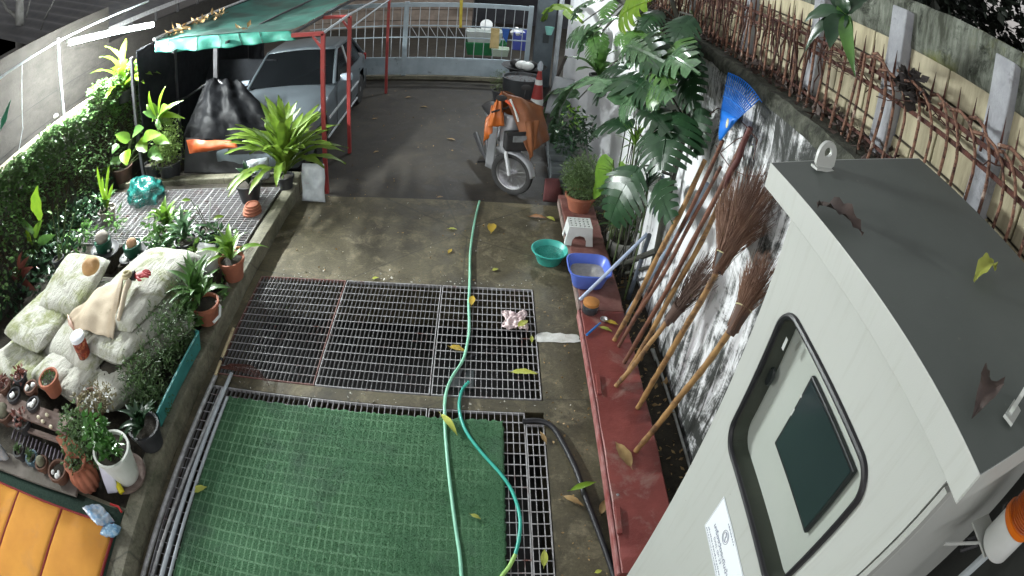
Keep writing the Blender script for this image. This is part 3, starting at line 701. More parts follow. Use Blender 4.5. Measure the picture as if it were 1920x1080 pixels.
# ---- poles along the kerb
def pole(name, label, a, b, r, m, cat='pole', group=None, n=10, bend=0.0):
    a = Vector(a); b = Vector(b); mid = a.lerp(b, .5) + V(0,0,bend)
    return tag(MB().tube([a, a.lerp(mid,.5)+V(0,0,bend*.25), mid, mid.lerp(b,.5)+V(0,0,bend*.25), b], r, n).build(name, m, None, True), label, cat, group)
def ext(p, q, d):    # carry a line on past q by d
    p = Vector(p); q = Vector(q); return q + (q-p).normalized()*d
for lb, p, q, r, m in (('thick pale galvanised pipe closest to the kerb, beside the rake handle', (405,703), (268,1080), .021, M_GALV),
                       ('thin galvanised pipe second from the kerb', (418,728), (285,1080), .015, M_GALV),
                       ('pale galvanised pipe whose far end reaches the rusty wire rake, third from the kerb', (434,700), (303,1080), .018, M_STEEL),
                       ('thin galvanised pipe lying along the edge of the green mat', (426,745), (318,1080), .013, M_STEEL)):
    a = G(*p, .03); b = ext(a, G(*q, .03), .9); pole('steel_pipe', lb, a, b, r, m, 'pipe', 'pipes along the kerb')
rk = thing('wire_rake', 'rusty wire leaf rake with a pale bamboo handle lying by the kerb', 'rake', G(437,615,.05))
a = G(438,616,.06); b = G(404,703,.05)
MB().tube([a, a.lerp(b,.3), a.lerp(b,.62), b], [.016,.017,.015,.014], 10).build('handle', M('pale bamboo', (.55,.47,.28), (.42,.34,.2), 8, .6, .2, 40, stain=(.12,.09,.06), sscale=10, sa=.56, sb=.7), rk, True)
MB().tube([a.lerp(b,.66), a.lerp(b,.72)], .018, 8).build('binding_wire', M_BLACK, rk)
c0 = G(412,690,.05); tm = MB()
for k in range(17):
    q = k/16; e = G(440+60*q, 690+22*q-40*math.sin(PI*q)*.4, .06); mid = c0.lerp(e,.5) + V(0,0,.03)
    tm.tube([c0, mid, e, e + V(.02,-.03,-.04)], .0025, 5)
for q in (.55,.8): tm.tube([c0.lerp(G(440+60*k/6, 690+22*k/6-16*math.sin(PI*k/6), .07), q) + V(0,0,.012) for k in range(7)], .003, 5)
tm.build('tine', M_RUST, rk, kind='stuff')

# ---- garden hoses
def hose(label, pts, r, m, z=.02):
    P = [G(x, y, z) for x, y in pts]; Q = []
    for i in range(len(P)-1):
        p0, p1, p2, p3 = P[max(i-1,0)], P[i], P[i+1], P[min(i+2,len(P)-1)]
        for k in range(6):
            s = k/6; Q.append(.5*((2*p1) + (p2-p0)*s + (2*p0-5*p1+4*p2-p3)*s*s + (3*p1-p0-3*p2+p3)*s**3))
    Q.append(P[-1]); return tag(MB().tube(Q, r, 10).build('garden_hose', m, None, True), label, 'hose')
hose('pale mint green garden hose running the length of the driveway', ((899,377),(890,415),(882,470),(881,520),(879,570),(880,610),(877,640),(868,675),(846,710),(835,745),(834,790),(838,850),(843,900),(853,980),(862,1040),(866,1090),(868,1140)), .0125, M('mint hose', (.3,.66,.47), (.24,.56,.4), 5, .4, .1))
hose('teal green garden hose with a curved end over the mat edge', ((879,716),(866,733),(861,765),(872,805),(900,845),(940,890),(962,925),(975,970),(973,1010),(966,1040)), .0125, M('teal hose', (.04,.42,.33), (.035,.36,.28), 5, .35, .1))
hose('yellow green hose piece joined to the teal hose at the bottom', ((966,1040),(955,1062),(940,1082),(930,1110)), .014, M('yellow green hose', (.35,.6,.16), (.3,.5,.14), 5, .4, .1))
hose('black rubber hose curving along the concrete by the red bench', ((980,790),(1010,789),(1035,800),(1055,830),(1080,880),(1097,930),(1120,990),(1145,1060),(1160,1110)), .021, M_RUBBER, .025)

# ---- red plank bench on blocks along the wall
bn = thing('plank_bench', 'long red painted plank bench on blocks along the white wall', 'bench', (1.14, 3.5, 0))
def plank(x0, x1, y0, y1, z0, z1, m, nm='plank'):
    mb = MB(); n = 60
    def fn(u, v):
        y = y0 + (y1-y0)*u; prof = [(x0,z0),(x0,z1-.012),(x0+.012,z1),(x1-.01,z1),(x1,z1-.01),(x1,z0)]
        k = v*5; i = min(int(k),4); q = k-i; x = prof[i][0]*(1-q)+prof[i+1][0]*q; z = prof[i][1]*(1-q)+prof[i+1][1]*q
        w_ = .006*nz((x*4, y, z), 5, 2) + .003*nz((x*4,y,z), 18, 3); return Vector((x+w_, y, z+w_*.5))
    mb.grid(fn, n, 10); mb.add([(x0,y0,z0),(x1,y0,z0),(x1,y0,z1),(x0,y0,z1)], [(0,1,2,3)]); mb.add([(x0,y1,z0),(x1,y1,z0),(x1,y1,z1),(x0,y1,z1)], [(3,2,1,0)])
    return mb.build(nm, m, bn, True)
plank(.945, 1.35, 1.46, 4.06, .125, .18, M_RED)
o = plank(.965, 1.36, 4.075, 6.3, .12, .172, M('brown red board', (.17,.06,.05), (.25,.12,.1), 6, .7, .3, 30, stain=(.09,.05,.04), sscale=5, sa=.55, sb=.7)); o['label'] = 'weathered brown red plank at the far end'
MB().span((.925, 1.46, .1), (.943, 4.06, .178)).build('edge_strip', M('worn pink red paint', (.4,.2,.19), (.25,.06,.055), 9, .6, .2, 30), bn, bevel=.004)
MB().span((.945, 4.1, .09), (.963, 6.2, .165)).build('edge_strip', M('grey worn board edge', (.3,.25,.22), (.2,.13,.11), 9, .8, .2, 30), bn)
for y in (1.9, 2.9, 3.95, 4.3, 5.3, 6.2): MB().span((.99, y-.09, 0), (1.33, y+.09, .12)).build('support_block', M_CURB, bn, bevel=.006)
for (px, py) in ((1122,720),(1160,975)):
    p = G(px, py, .19); MB().box(p, (.035,.22,.02), -.04).build('latch_plate', M_RED, bn, bevel=.004)
p = G(1160,965,.19); MB().lathe([(.009,0),(.011,.004),(.001,.008)], G(1158,928,.18), 10).build('bolt_head', M_CHROME, bn, True)
# white conduit on the soil behind the bench
pole('conduit', 'dirty white pipe lying on the soil behind the red bench', G(1225,655,.03), G(1295,880,.03), .012, M('dirty white pipe', (.4,.42,.4), (.2,.2,.18), 9, .6, .2), 'pipe')
pole('conduit', 'short pale pipe stub on the soil between the stick feet', G(1222,655,.04), G(1229,675,.03), .013, M('dirty white pipe', (.4,.42,.4)), 'pipe')

# ---- things on and beside the bench
p = G(1028,480,.0)
bs = thing('wash_basin', 'round turquoise plastic basin of water on the concrete', 'basin', (.765,5.09,0)); c = V(.765,5.09,0)
M_TQ = M('turquoise plastic', (.05,.42,.36), (.045,.38,.32), 4, .35, .05)
MB().lathe([(.115,0),(.12,.008),(.17,.13),(.19,.14),(.192,.15),(.182,.153),(.165,.135),(.112,.012),(.001,.012)], c, 40).build('basin_bowl', M_TQ, bs, True)
t = NT('basin water'); t.b.inputs['Alpha'].default_value = .25; M_WATER = t.out((.1,.45,.38), .03)
MB().lathe([(.152,.1),(.1,.1),(.001,.1)], c, 40).build('water', M_WATER, bs, True)
c = V(1.06,4.5,.18); bb = thing('wash_tub', 'blue plastic tub holding wet grey sand on the red bench', 'basin', c)
def sqr(r, z): return (r, z)
def rect_lathe(prof, c, m, name, parent, n=48, asp=1.0, rot=0.0):
    mb = MB(); vs = []; fs = []
    for r, z in prof:
        for j in range(n):
            a = 2*PI*j/n; ca, sa = math.cos(a), math.sin(a); k = 1/((abs(ca)**4 + abs(sa)**4)**.25)
            q = Vector((r*k*ca*asp, r*k*sa, z)); q.rotate(Matrix.Rotation(rot,3,'Z')); vs.append(Vector(c) + q)
    for i in range(len(prof)-1):
        for j in range(n): fs.append((i*n+j, i*n+(j+1)%n, (i+1)*n+(j+1)%n, (i+1)*n+j))
    if prof[-1][0] > .01: fs.append(tuple(range((len(prof)-1)*n, len(prof)*n)))
    if prof[0][0] > .01: fs.append(tuple(range(n-1,-1,-1)))
    return mb.add(vs, fs).build(name, m, parent, True)
M_BLUE = M('blue tub plastic', (.12,.2,.68), (.1,.17,.6), 4, .35, .05)
rect_lathe([(.13,0),(.138,.01),(.18,.165),(.198,.172),(.2,.185),(.19,.188),(.172,.17),(.13,.015),(.01,.012)], c, M_BLUE, 'tub_body', bb, asp=1.04)
rect_lathe([(.16,.1),(.08,.105),(.003,.103)], c, M('wet grey sand', (.5,.48,.43), (.36,.345,.31), 22, .7, .6, 60), 'sand', bb, asp=1.04)
c = V(1.06,5.25,.175); st_ = thing('step_stool', 'small white plastic step stool with a perforated top on the bench', 'stool', c)
sm = MB(); hh = .22
def stool_side(sx):        # the arched ends
    P = [(-.125*1.12,0),(-.07,0),(-.066,.06),(-.045,.1),(0,.115),(.045,.1),(.066,.06),(.07,0),(.125*1.12,0),(.112,hh-.02),(-.112,hh-.02)]
    return P
for sy in (-1, 1):
    P = [c + V(x*1.08, sy*1.08*(.108 - .012*z/hh*1.5), z) for x, z in stool_side(1)]; sm.prism(P, V(0, -sy*.01, 0))
for sx in (-1, 1):
    P = [c + V(sx*1.08*(.138-.026*z/hh), y*1.08, z) for y, z in ((-.105,0),(-.06,0),(-.05,.09),(.05,.09),(.06,0),(.105,0),(.095,hh-.02),(-.095,hh-.02))]; sm.prism(P, V(-sx*.01,0,0))
sm.build('stool_body', M_WHITEP, st_, bevel=.004)
tp = MB(); nx, ny = 11, 9
for i in range(nx):
    for j in range(ny):
        hole = (i % 2 == 1) and (j % 2 == 1)
        if not hole: tp.box(c + V(-.122 + .244*(i+.5)/nx, -.106 + .212*(j+.5)/ny, hh-.012), (.244/nx+.0004, .212/ny+.0004, .016))
tp.build('stool_top', M_WHITEP, st_); 
jr = thing('paint_jar', 'dark squat jar with an orange lid on the red bench', 'jar', V(1.03,4.03,.18)); c = V(1.03,4.04,.18)
MB().lathe([(.062,0),(.07,.01),(.072,.07),(.064,.085),(.001,.085)], c, 24).build('jar_body', M('dark jar glass', (.03,.035,.04), (.05,.055,.06), 6, .25, .05), jr, True)
MB().lathe([(.07,.087),(.072,.09),(.072,.115),(.066,.12),(.001,.119)], c, 24).build('lid', M('orange lid', (.55,.24,.06), (.42,.18,.05), 9, .6, .1), jr, True)
br = thing('scrub_ladle', 'metal ladle with a blue handle lying on the red bench', 'ladle', G(1120,612,.19))
a = G(1100,628,.195); b = G(1126,605,.2); MB().tube([a, a.lerp(b,.6), b], [.011,.01,.007], 8).build('handle', M('blue handle', (.03,.2,.6), None, rough=.4), br, True)
MB().lathe([(.001,0),(.025,.006),(.036,.026),(.033,.026),(.022,.009),(.001,.005)], G(1132,602,.184), 18).build('ladle_cup', M_CHROME, br, True)

# ---- sticks, brooms, rake and pipes leaning on the wall
def lean(px, py, z0, qx, qy, x1): return G(px, py, z0), WX(qx, qy, x1)
def knotted(mb, a, b, r0, r1, bend=.0, n=9, seed=0):
    a = Vector(a); b = Vector(b); pts = []; rs = []
    for i in range(n*2+1):
        t_ = i/(n*2); p = a.lerp(b, t_) + V(nz((t_*3,seed,0),1,seed), nz((t_*3,seed,5),1,seed), 0)*bend; pts.append(p); r = r0 + (r1-r0)*t_; rs.append(r*(1.16 if i % 2 == 0 and 0 < i < n*2 else 1))
    return mb.tube(pts, rs, 10)
SG = 'sticks leaning against the white wall'
for k, (lb, foot, top, x1, r, m) in enumerate((
    ('bamboo stick whose foot stands closest to the blue ladle', (1152,638), (1322,300), 1.55, .02, M_BAMBOO),
    ('grey brown thin stick second from the blue ladle', (1160,650), (1352,312), 1.6, .015, M_BAMBOO2),
    ('brown stick leaning between the blue grey pipe and the long besom', (1170,680), (1400,250), 1.6, .018, M_BAMBOO2),
    ('straight tan stick crossing beside the dark small besom', (1180,692), (1372,335), 1.6, .019, M_BAMBOO))):
    a, b = lean(*foot, .182, *top, x1); mb = MB(); knotted(mb, a, b, r, r*.85, .012, 7, k*3.1); tag(mb.build('stick', m, None, True), lb, 'stick', SG)
for lb, foot, top, x1, r, m in (('blue grey pvc pipe leaning between the bamboo sticks', (1168,600), (1327,345), 1.58, .021, M_PVC),
                             ('dark grey pvc pipe leaning by the monstera stems', (1178,560), (1218,440), 1.5, .021, M_PVC2),
                             ('dark thin pipe standing steep among the plant stems', (1208,475), (1242,330), 1.55, .019, M_PVC2)):
    a, b = lean(*foot, .02, *top, x1); tag(MB().tube([a, b], r, 12).build('pvc_pipe', m, None, True), lb, 'pipe')
a = G(1087,562,.22); b = WX(1214,438,1.5); tag(MB().tube([a, b], .0165, 12).build('pvc_pipe', M('light blue pvc', (.42,.5,.66), (.36,.43,.58), 4, .35, .03), None, True), 'light blue pipe slanting across the corner of the blue tub', 'pipe')
# blue rake
hd = WX(1349,270,1.5); rkb = thing('leaf_rake', 'blue plastic leaf rake standing head up against the wall', 'rake', hd)
M_RAKE = M('blue rake plastic', (.012,.19,.72), (.01,.15,.6), 5, .4, .05)
foot = G(1152,640,.182)
ctr = WX(1350,262,1.5)
L0, R0 = WX(1366,136,1.55), WX(1423,186,1.55); Lm, Rm = WX(1353,205,1.515), WX(1384,222,1.515)
body = MB(); sheet(body, ctr + V(0,.015,0), ctr + V(0,-.015,0), Rm, Lm, 6, 8, V(-.02,0,0)); body.build('rake_neck', M_RAKE, rkb, True, solid=.012)
tn_ = MB(); nt_ = 17
for k in range(nt_+1):
    q = k/nt_; e = L0.lerp(R0, q) + (L0+R0-Lm-Rm)*.5*.13*math.sin(PI*q); s0 = Lm.lerp(Rm, q)
    tn_.bar(s0, e, .0055, .006, V(-1,0,0)); tn_.bar(e, e + V(.022,-.005,-.012), .006, .005)
tn_.build('tine', M_RAKE, rkb, kind='stuff')
for q in (.35, .65): 
    pts = [Lm.lerp(L0,q).lerp(Rm.lerp(R0,q), k/8) + (L0+R0-Lm-Rm)*.5*.13*q*math.sin(PI*k/8) + V(-.006,0,0) for k in range(9)]; MB().tube(pts, .005, 6).build('cross_rib', M_RAKE, rkb)
MB().lathe([(.022,0),(.022,.003),(.001,.004)], WX(1364,231,1.475), 20, Matrix.Rotation(-PI/2,3,'Y'), 1.5, .8).build('maker_label', M('pale oval label', (.75,.78,.6), (.5,.45,.2), 40, .5, 0), rkb)
mb = MB(); knotted(mb, ctr + V(.02,0,0), G(1172,628,.1), .014, .016, .01, 8, 9); mb.build('handle', M_BAMBOO2, rkb, True)
# besom brooms
def bristles(th, b, ends, xh, n, m, r=.0022, neck=.03):
    mb = MB(); ax = None
    E0 = [WX(px, py, xh) for px, py in ends]; mid = sum(E0, Vector())/len(E0); d = (mid-b).normalized()
    for k in range(n):
        u = random.random()*(len(E0)-1); i = min(int(u), len(E0)-2); e = E0[i].lerp(E0[i+1], u-i)
        e = b + (e-b)*rnd(.8, 1.04) + V(rnd(-.07,.05), rnd(-.02,.02), rnd(-.02,.02))
        s0 = b + V(rnd(-neck,neck), rnd(-neck,neck), rnd(-.02,.02)); md = s0.lerp(e, .5) + V(rnd(-.012,.012), rnd(-.012,.012), .012)
        mb.tube([s0 - d*.05, s0.lerp(e,.2)+d*.0, md, e], [r, r, r*.9, r*.4], 4, False)
    return mb.build('bristle', m, th, True, kind='stuff')
M_BR = M('reddish twig', (.2,.105,.065), (.11,.058,.04), 3, .8, .1, 60)
M_BR2 = M('dark twig', (.13,.08,.06), (.075,.045,.035), 3, .85, .1, 60)
def broom(label, foot, bind, xb, ends, xh, n, m, r, capm, seed, tiem, fz=.182, mh=M_BAMBOO, cl=.11):
    a = G(*foot, fz); b = WX(*bind, xb); th = thing('besom_broom', label, 'broom', a)
    mb = MB(); knotted(mb, a, b, r, r*.95, .014, 9, seed); mb.build('handle', mh, th, True)
    E0 = [WX(px, py, xh) for px, py in ends]; d = (sum(E0, Vector())/len(E0) - b).normalized()
    bristles(th, b, ends, xh, n, m)
    s, u = frame(d); R = Matrix((s, u, d)).transposed()
    MB().lathe([(.026,-cl*.6),(.036,-cl*.2),(.05,cl*.5),(.046,cl*.55)], b, 14, R).build('binding_sleeve', capm, th, True)
    MB().tube([b + R @ Vector((.051*math.cos(k*PI/8), .051*math.sin(k*PI/8), cl*.5)) for k in range(17)], .004, 6).build('binding_wire', tiem, th, True)
    return th
M_WIRE = M('yellowish wire', (.5,.46,.25), None, rough=.5)
broom('large reddish twig broom standing bristles up next to the grey cabinet', (1193,765), (1352,492), 1.42, ((1352,390),(1362,345),(1400,318),(1440,318),(1462,345),(1440,430)), 1.58, 560, M_BR, .02, M_BLACK, 2, M_WIRE)
broom('small dark twig broom crossing behind the large broom', (1155,725), (1262,590), 1.42, ((1308,500),(1330,470),(1345,480),(1345,530)), 1.58, 240, M_BR2, .018, M_BR2, 5, M_BR2, cl=.16)
broom('narrow twig broom partly hidden behind the cabinet edge', (1193,845), (1383,600), 1.4, ((1398,520),(1425,470),(1455,480),(1450,540)), 1.55, 280, M_BR, .02, M_BR2, 8, M_WIRE, cl=.15)
wr = MB(); 
for pts in (((1330,215),(1345,203),(1372,210),(1400,238),(1420,262),(1412,300)), ((1342,272),(1352,290),(1372,318),(1400,330),(1430,330)), ((1352,285),(1380,262),(1410,250)), ((1400,238),(1388,270),(1395,300))):
    wr.tube([WX(x, y, 1.57) for x, y in pts], .0035, 5, False)
tag(wr.build('tangled_wire', M_RUST, None, True), 'tangle of rusty wire looped around the pole tops by the blue rake', 'wire')
a = WX(1408,240,1.58); b = WX(1358,352,1.55); mb = MB(); knotted(mb, a, b, .018, .018, .01, 5, 3); tag(mb.build('stick', M('dark red stick', (.13,.04,.035), (.09,.03,.028), 8, .6, .2), None, True), 'thick dark red stick end tied with wire above the large broom', 'stick', SG)

# ---- pink cloth and fallen leaves
cm_ = MB(); c = G(965,602,.02)
cm_.grid(lambda u, v: c + V((u-.5)*.2*(1+.15*math.sin(v*9)), (v-.5)*.24*(1+.12*math.sin(u*8)), .02 + .022*nz((u*4,v*4,0),1.6,3) + .02*nz((u*9,v*9,0),1,7) - .05*max(0,(max(abs(u-.5),abs(v-.5))-.4))), 28, 28)
tag(cm_.build('cloth', M('pink cloth', (.74,.62,.61), (.6,.47,.47), 9, .9, .2), None, True, solid=.004), 'crumpled pink cloth lying on the far right grating', 'cloth')
def fallen(label, px, py, z, L, ang, m, wd=.4, curl=.12, cat='leaf'):
    c = G(px, py, z); d = V(math.cos(ang), math.sin(ang), 0)*L/2; mb = MB()
    leaf(mb, c - d + V(0,0,.003), c + d + V(0,0,.003), L*wd, V(0,0,1), curl*.55, .2, lance, .05, 10)
    mb.tube([c - d*1.0 + V(0,0,.004), c - d*1.25 + V(0,0,.005)], .0018, 4)
    return tag(mb.build('fallen_leaf', m, None, True), label, cat, 'fallen leaves')
for a_ in (
    ('big bright yellow curled leaf on the concrete right of the mint hose', 922, 428, .012, .2, 1.5, G_YELLOW, .5, .25),
    ('small yellow green leaf on the concrete left of the mint hose top', 849, 430, .006, .1, -.1, G_YELGREEN, .4),
    ('small orange yellow leaf beside the scratch in the concrete', 844, 471, .006, .09, 1.2, G_YELLOW, .45),
    ('tiny pale yellow leaf on the concrete above the right grating', 929, 506, .006, .07, .5, G_YELGREEN, .6),
    ('tiny yellow leaf at the far edge of the middle grating', 704, 522, .008, .07, .4, G_YELGREEN, .5),
    ('yellow leaf standing against the mint hose at the far grating edge', 885, 564, .02, .15, 1.5, G_YELLOW, .4, .2),
    ('yellow leaf on the grating left of the mint hose', 858, 655, .012, .15, -.35, G_YELLOW, .42),
    ('yellow leaf lying on the edge of the pink cloth', 981, 607, .05, .13, .8, G_YELGREEN, .5),
    ('long yellow green leaf near the right end of the far gratings', 984, 700, .012, .22, -.05, G_YELGREEN, .28),
    ('long pale yellow leaf hanging across the mint hose on the mat', 842, 797, .035, .24, -1.0, G_YELGREEN, .22, .2),
    ('pale yellow oval leaf on the left side of the green mat', 375, 918, .026, .13, .6, G_YELGREEN, .5),
    ('small yellow leaf in the middle of the green mat', 892, 969, .026, .075, -.5, G_YELGREEN, .4),
    ('pale leaf on the narrow grating at the bottom', 1020, 1046, .012, .14, 1.5, G_YELGREEN, .35),
    ('tiny yellow leaf on the concrete at the bottom between hose and bench', 1122, 1072, .008, .05, .3, G_YELGREEN, .6),
    ('fresh green leaf lying across the black hose', 1094, 912, .05, .2, .35, G_LIME, .25),
    ('dry tan leaf on the concrete right of the black hose', 1131, 950, .01, .14, 1.2, G_TAN, .4),
    ('twisted dry leaf left of the black hose', 1075, 940, .01, .16, -.6, G_TAN, .3, .2),
    ('large dry tan leaf on the red bench', 1168, 852, .185, .25, 1.9, G_TAN, .36),
    ('orange brown leaf on the concrete near the far bench end', 1009, 408, .008, .2, -.1, M('orange brown leaf', (.3,.13,.03), (.2,.09,.03), 8, .5, .1), .4),
    ('yellow leaf touching the bench edge beside the orange leaf', 1033, 411, .01, .13, -.8, G_YELGREEN, .5),
    ('yellow leaf on the bench behind the ladle', 1147, 606, .19, .12, -.4, G_YELLOW, .4),
    ('yellow green leaf on the bench below the ladle', 1136, 618, .19, .12, -.5, G_YELGREEN, .35),
    ('dry leaf on the narrow grating beside the black hose start', 1018, 820, .012, .12, 1.9, G_TAN, .3),
    ('tiny yellow leaf beside the near right edge of the far gratings', 997, 636, .0, .1, 1.5, G_YELGREEN, .3),
    ('pale dry leaf in the middle of the dark rear yard', 847, 262, -.03, .14, -.5, G_TAN, .4),
    ('pale dry leaf on the rear yard near the second red post', 703, 223, -.03, .1, .3, G_TAN, .5),
    ('pale dry leaf on the rear yard below the gate', 796, 201, -.03, .14, -.2, G_TAN, .4),
    ('pale dry leaf on the rear yard left of the gate middle', 766, 183, -.03, .12, .3, G_TAN, .5),
    ('small pale leaf at the foot of the second red post', 706, 285, -.03, .09, .6, G_TAN, .5),
    ('small pale leaf on the slab edge beside the mint hose end', 825, 370, .006, .08, .3, G_TAN, .5)):
    fallen(*a_)
db = MB()
for _ in range(420):
    p = V(rnd(-2.2, .9), rnd(4.6, 11.5), 0); p.z = .003 if p.y < 6.33 else -.031; clump(db, p, .008, 1, rnd(.012,.035), wide=.6)
for _ in range(160):
    p = V(rnd(.6,.92), rnd(1.2,4.5), .004); clump(db, p, .008, 1, rnd(.012,.03), wide=.6)
for _ in range(500):
    p = V(rnd(1.37,1.64), rnd(1.5,6.2), .02); clump(db, p, .02, 1, rnd(.02,.07), wide=.5)
wc = MB()
for _ in range(260):
    p = V(rnd(-2.1,.6), 4.6+abs(random.gauss(0,.06)), .003) if random.random() < .45 else V(rnd(-2.0,.8), rnd(3.0,3.1) if random.random() < .4 else rnd(4.7,6.2), .003)
    clump(wc, p, .006, 1, rnd(.008,.028), wide=.8)
o = wc.build('paint_chip', M('white chip', (.55,.54,.48), (.4,.39,.33), 20, .9, 0)); o['kind'] = 'stuff'; tag(o, 'pale cement chips and paint flakes scattered along the grating edge', 'litter')
o = db.build('litter', G_TAN); o['kind'] = 'stuff'; tag(o, 'tiny leaf crumbs and grit scattered over the yard', 'litter')

# ================================================================== CABINET
CX, CY0, CY1, CB = .95, .345, 1.425, .1
cb = thing('control_cabinet', 'large pale grey steel cabinet with a framed window and dark sloping roof', 'cabinet', (1.25, .9, 0))
MB().span((CX+.075, CY0+.012, CB), (1.6, CY1-.012, 2.7)).build('cabinet_body', M_CREAM, cb, bevel=.006)
# door with rounded window opening
def rrect(y0, y1, z0, z1, r, n=7):
    P = []
    for cy_, cz_, a0 in ((y1-r, z1-r, 0), (y0+r, z1-r, PI/2), (y0+r, z0+r, PI), (y1-r, z0+r, 1.5*PI)):
        for k in range(n+1): a = a0 + PI/2*k/n; P.append((cy_ + r*math.cos(a), cz_ + r*math.sin(a)))
    return P
K_ = .95
WY0, WY1, WZ0, WZ1 = .555, 1.245, 1.78, 2.385
def ring(mb, outer, inner, x):
    n = len(outer); return mb.add([V(x,*p) for p in outer] + [V(x,*p) for p in inner], [(i,(i+1)%n,n+(i+1)%n,n+i) for i in range(n)])
inn = rrect(WY0, WY1, WZ0, WZ1, .085); n_ = len(inn)
yc, zc = (WY0+WY1)/2, (WZ0+WZ1)/2
dr = MB(); oy0, oy1, oz0, oz1 = CY0+.022, CY1-.03, CB+.03, 2.665
def to_edge(p):
    dy, dz = p[0]-yc, p[1]-zc; ty = ((oy1-yc) if dy > 0 else (yc-oy0))/abs(dy) if abs(dy) > 1e-6 else 9e9; tz = ((oz1-zc) if dz > 0 else (zc-oz0))/abs(dz) if abs(dz) > 1e-6 else 9e9
    t_ = min(ty, tz); return (yc+dy*t_, zc+dz*t_)
corners = [(oy1,oz1),(oy0,oz1),(oy0,oz0),(oy1,oz0)]
N4 = 64; inn2 = []; out2 = []
P_in = rrect(WY0, WY1, WZ0, WZ1, .085, 15); 
for p in P_in: inn2.append(p); out2.append(to_edge(p))
for cnr in corners:
    k = min(range(len(out2)), key=lambda i: (out2[i][0]-cnr[0])**2 + (out2[i][1]-cnr[1])**2); out2[k] = cnr
ring(dr, out2, inn2, CX)
m_ = len(inn2)
dr.add([V(CX,*p) for p in out2] + [V(CX+.073,*p) for p in out2], [(i,(i+1)%m_,m_+(i+1)%m_,m_+i) for i in range(m_)])
door = dr.build('door', M_CREAM, cb)
gk = MB(); pts_o = rrect(WY0-.012, WY1+.012, WZ0-.012, WZ1+.012, .095, 15)
gk.tube([V(CX-.003, (a[0]+b[0])/2, (a[1]+b[1])/2) for a, b in zip(pts_o + pts_o[:1], P_in + P_in[:1])], .0115, 8, False); gk.build('window_gasket', M_RUBBER, door, True)
gl = MB(); gl.add([V(CX+.006,*p) for p in P_in], [tuple(range(m_))]); t = NT('window glass'); t.b.inputs['Alpha'].default_value = .13; t.out((.02,.035,.03), .03); gl.build('window_glass', t.m, door)
# recess seen through the glass: dark sides, pale inner panel, tablet
rc = MB(); D = .085; rc.add([V(CX+.004,*p) for p in P_in] + [V(CX+.072,*p) for p in P_in], [(i,(i+1)%m_,m_+(i+1)%m_,m_+i) for i in range(m_)]); rc.build('window_reveal', M('dark olive reveal', (.05,.054,.038), (.04,.043,.031), 5, .6, .1), door)
ip = MB().span((CX+.07, WY0-.02, WZ0-.02), (CX+.0735, WY1+.02, WZ1+.02)).build('inner_panel', M('inner panel', (.56,.6,.55), (.52,.56,.51), 3, .5, .05), cb)
TZ0, TZ1, TY0, TY1 = 1.972, 2.285, .66, 1.045
tb = MB().span((CX+.052, TY0, TZ0), (CX+.0695, TY1, TZ1)).build('tablet', M_RUBBER, cb, bevel=.005)
MB().span((CX+.0505, TY0+.012, TZ0+.014), (CX+.0515, TY1-.012, TZ1-.012)).build('tablet_screen', M('dark screen', (.025,.04,.043), (.02,.033,.036), 2, .12, 0), tb)
MB().lathe([(.005,0),(.001,.002)], V(CX+.05, TY1-.006, 2.2), 10, Matrix.Rotation(-PI/2,3,'Y')).build('camera_dot', M_WHITEP, tb)
MB().span((CX+.0495, TY1-.01, 2.115), (CX+.051, TY1-.004, 2.145)).build('port_label', M_WHITEP, tb)
MB().span((CX+.012, 1.19, 2.255), (CX+.0135, 1.205, 2.3)).build('paper_tag', M_WHITEP, cb)
MB().lathe([(.03,0),(.028,.012),(.001,.014)], V(CX+.05, 1.235, 2.1), 14, Matrix.Rotation(-PI/2,3,'Y'), 1.3, .7).build('black_latch', M_RUBBER, cb)
# edge strip by the right corner, roof with drip lip
MB().span((CX-.004, CY0-.004, CB), (CX+.03, CY0+.014, 2.6)).build('corner_strip', M('pale strip', (.4,.41,.385), None, rough=.45), cb)
R0, R1 = (.895, 2.735), (1.6, 2.895); RY0, RY1 = .285, 1.525
t_ = math.atan2(R1[1]-R0[1], R1[0]-R0[0])
rf = MB(); rf.add([V(R0[0],RY0,R0[1]),V(R0[0],RY1,R0[1]),V(R1[0],RY1,R1[1]),V(R1[0],RY0,R1[1]), V(R0[0],RY0,R0[1]-.004),V(R0[0],RY1,R0[1]-.004),V(R1[0],RY1,R1[1]-.004),V(R1[0],RY0,R1[1]-.004)],
    [(0,1,2,3),(7,6,5,4),(0,4,5,1),(1,5,6,2),(2,6,7,3),(3,7,4,0)])
roof = rf.build('roof', M_ROOF, cb)
MB().span((R0[0]-.002, RY0, R0[1]-.085), (R0[0]+.002, RY1, R0[1]+.001)).build('drip_lip', M_CREAM, roof, bevel=.002)
for y in (RY0, RY1):
    MB().prism([V(R0[0],y-.002,R0[1]-.085), V(R0[0],y-.002,R0[1]), V(R1[0],y-.002,R1[1]), V(R1[0],y-.002,R1[1]-.085)], V(0,.004,0)).build('side_lip', M_CREAM, roof)
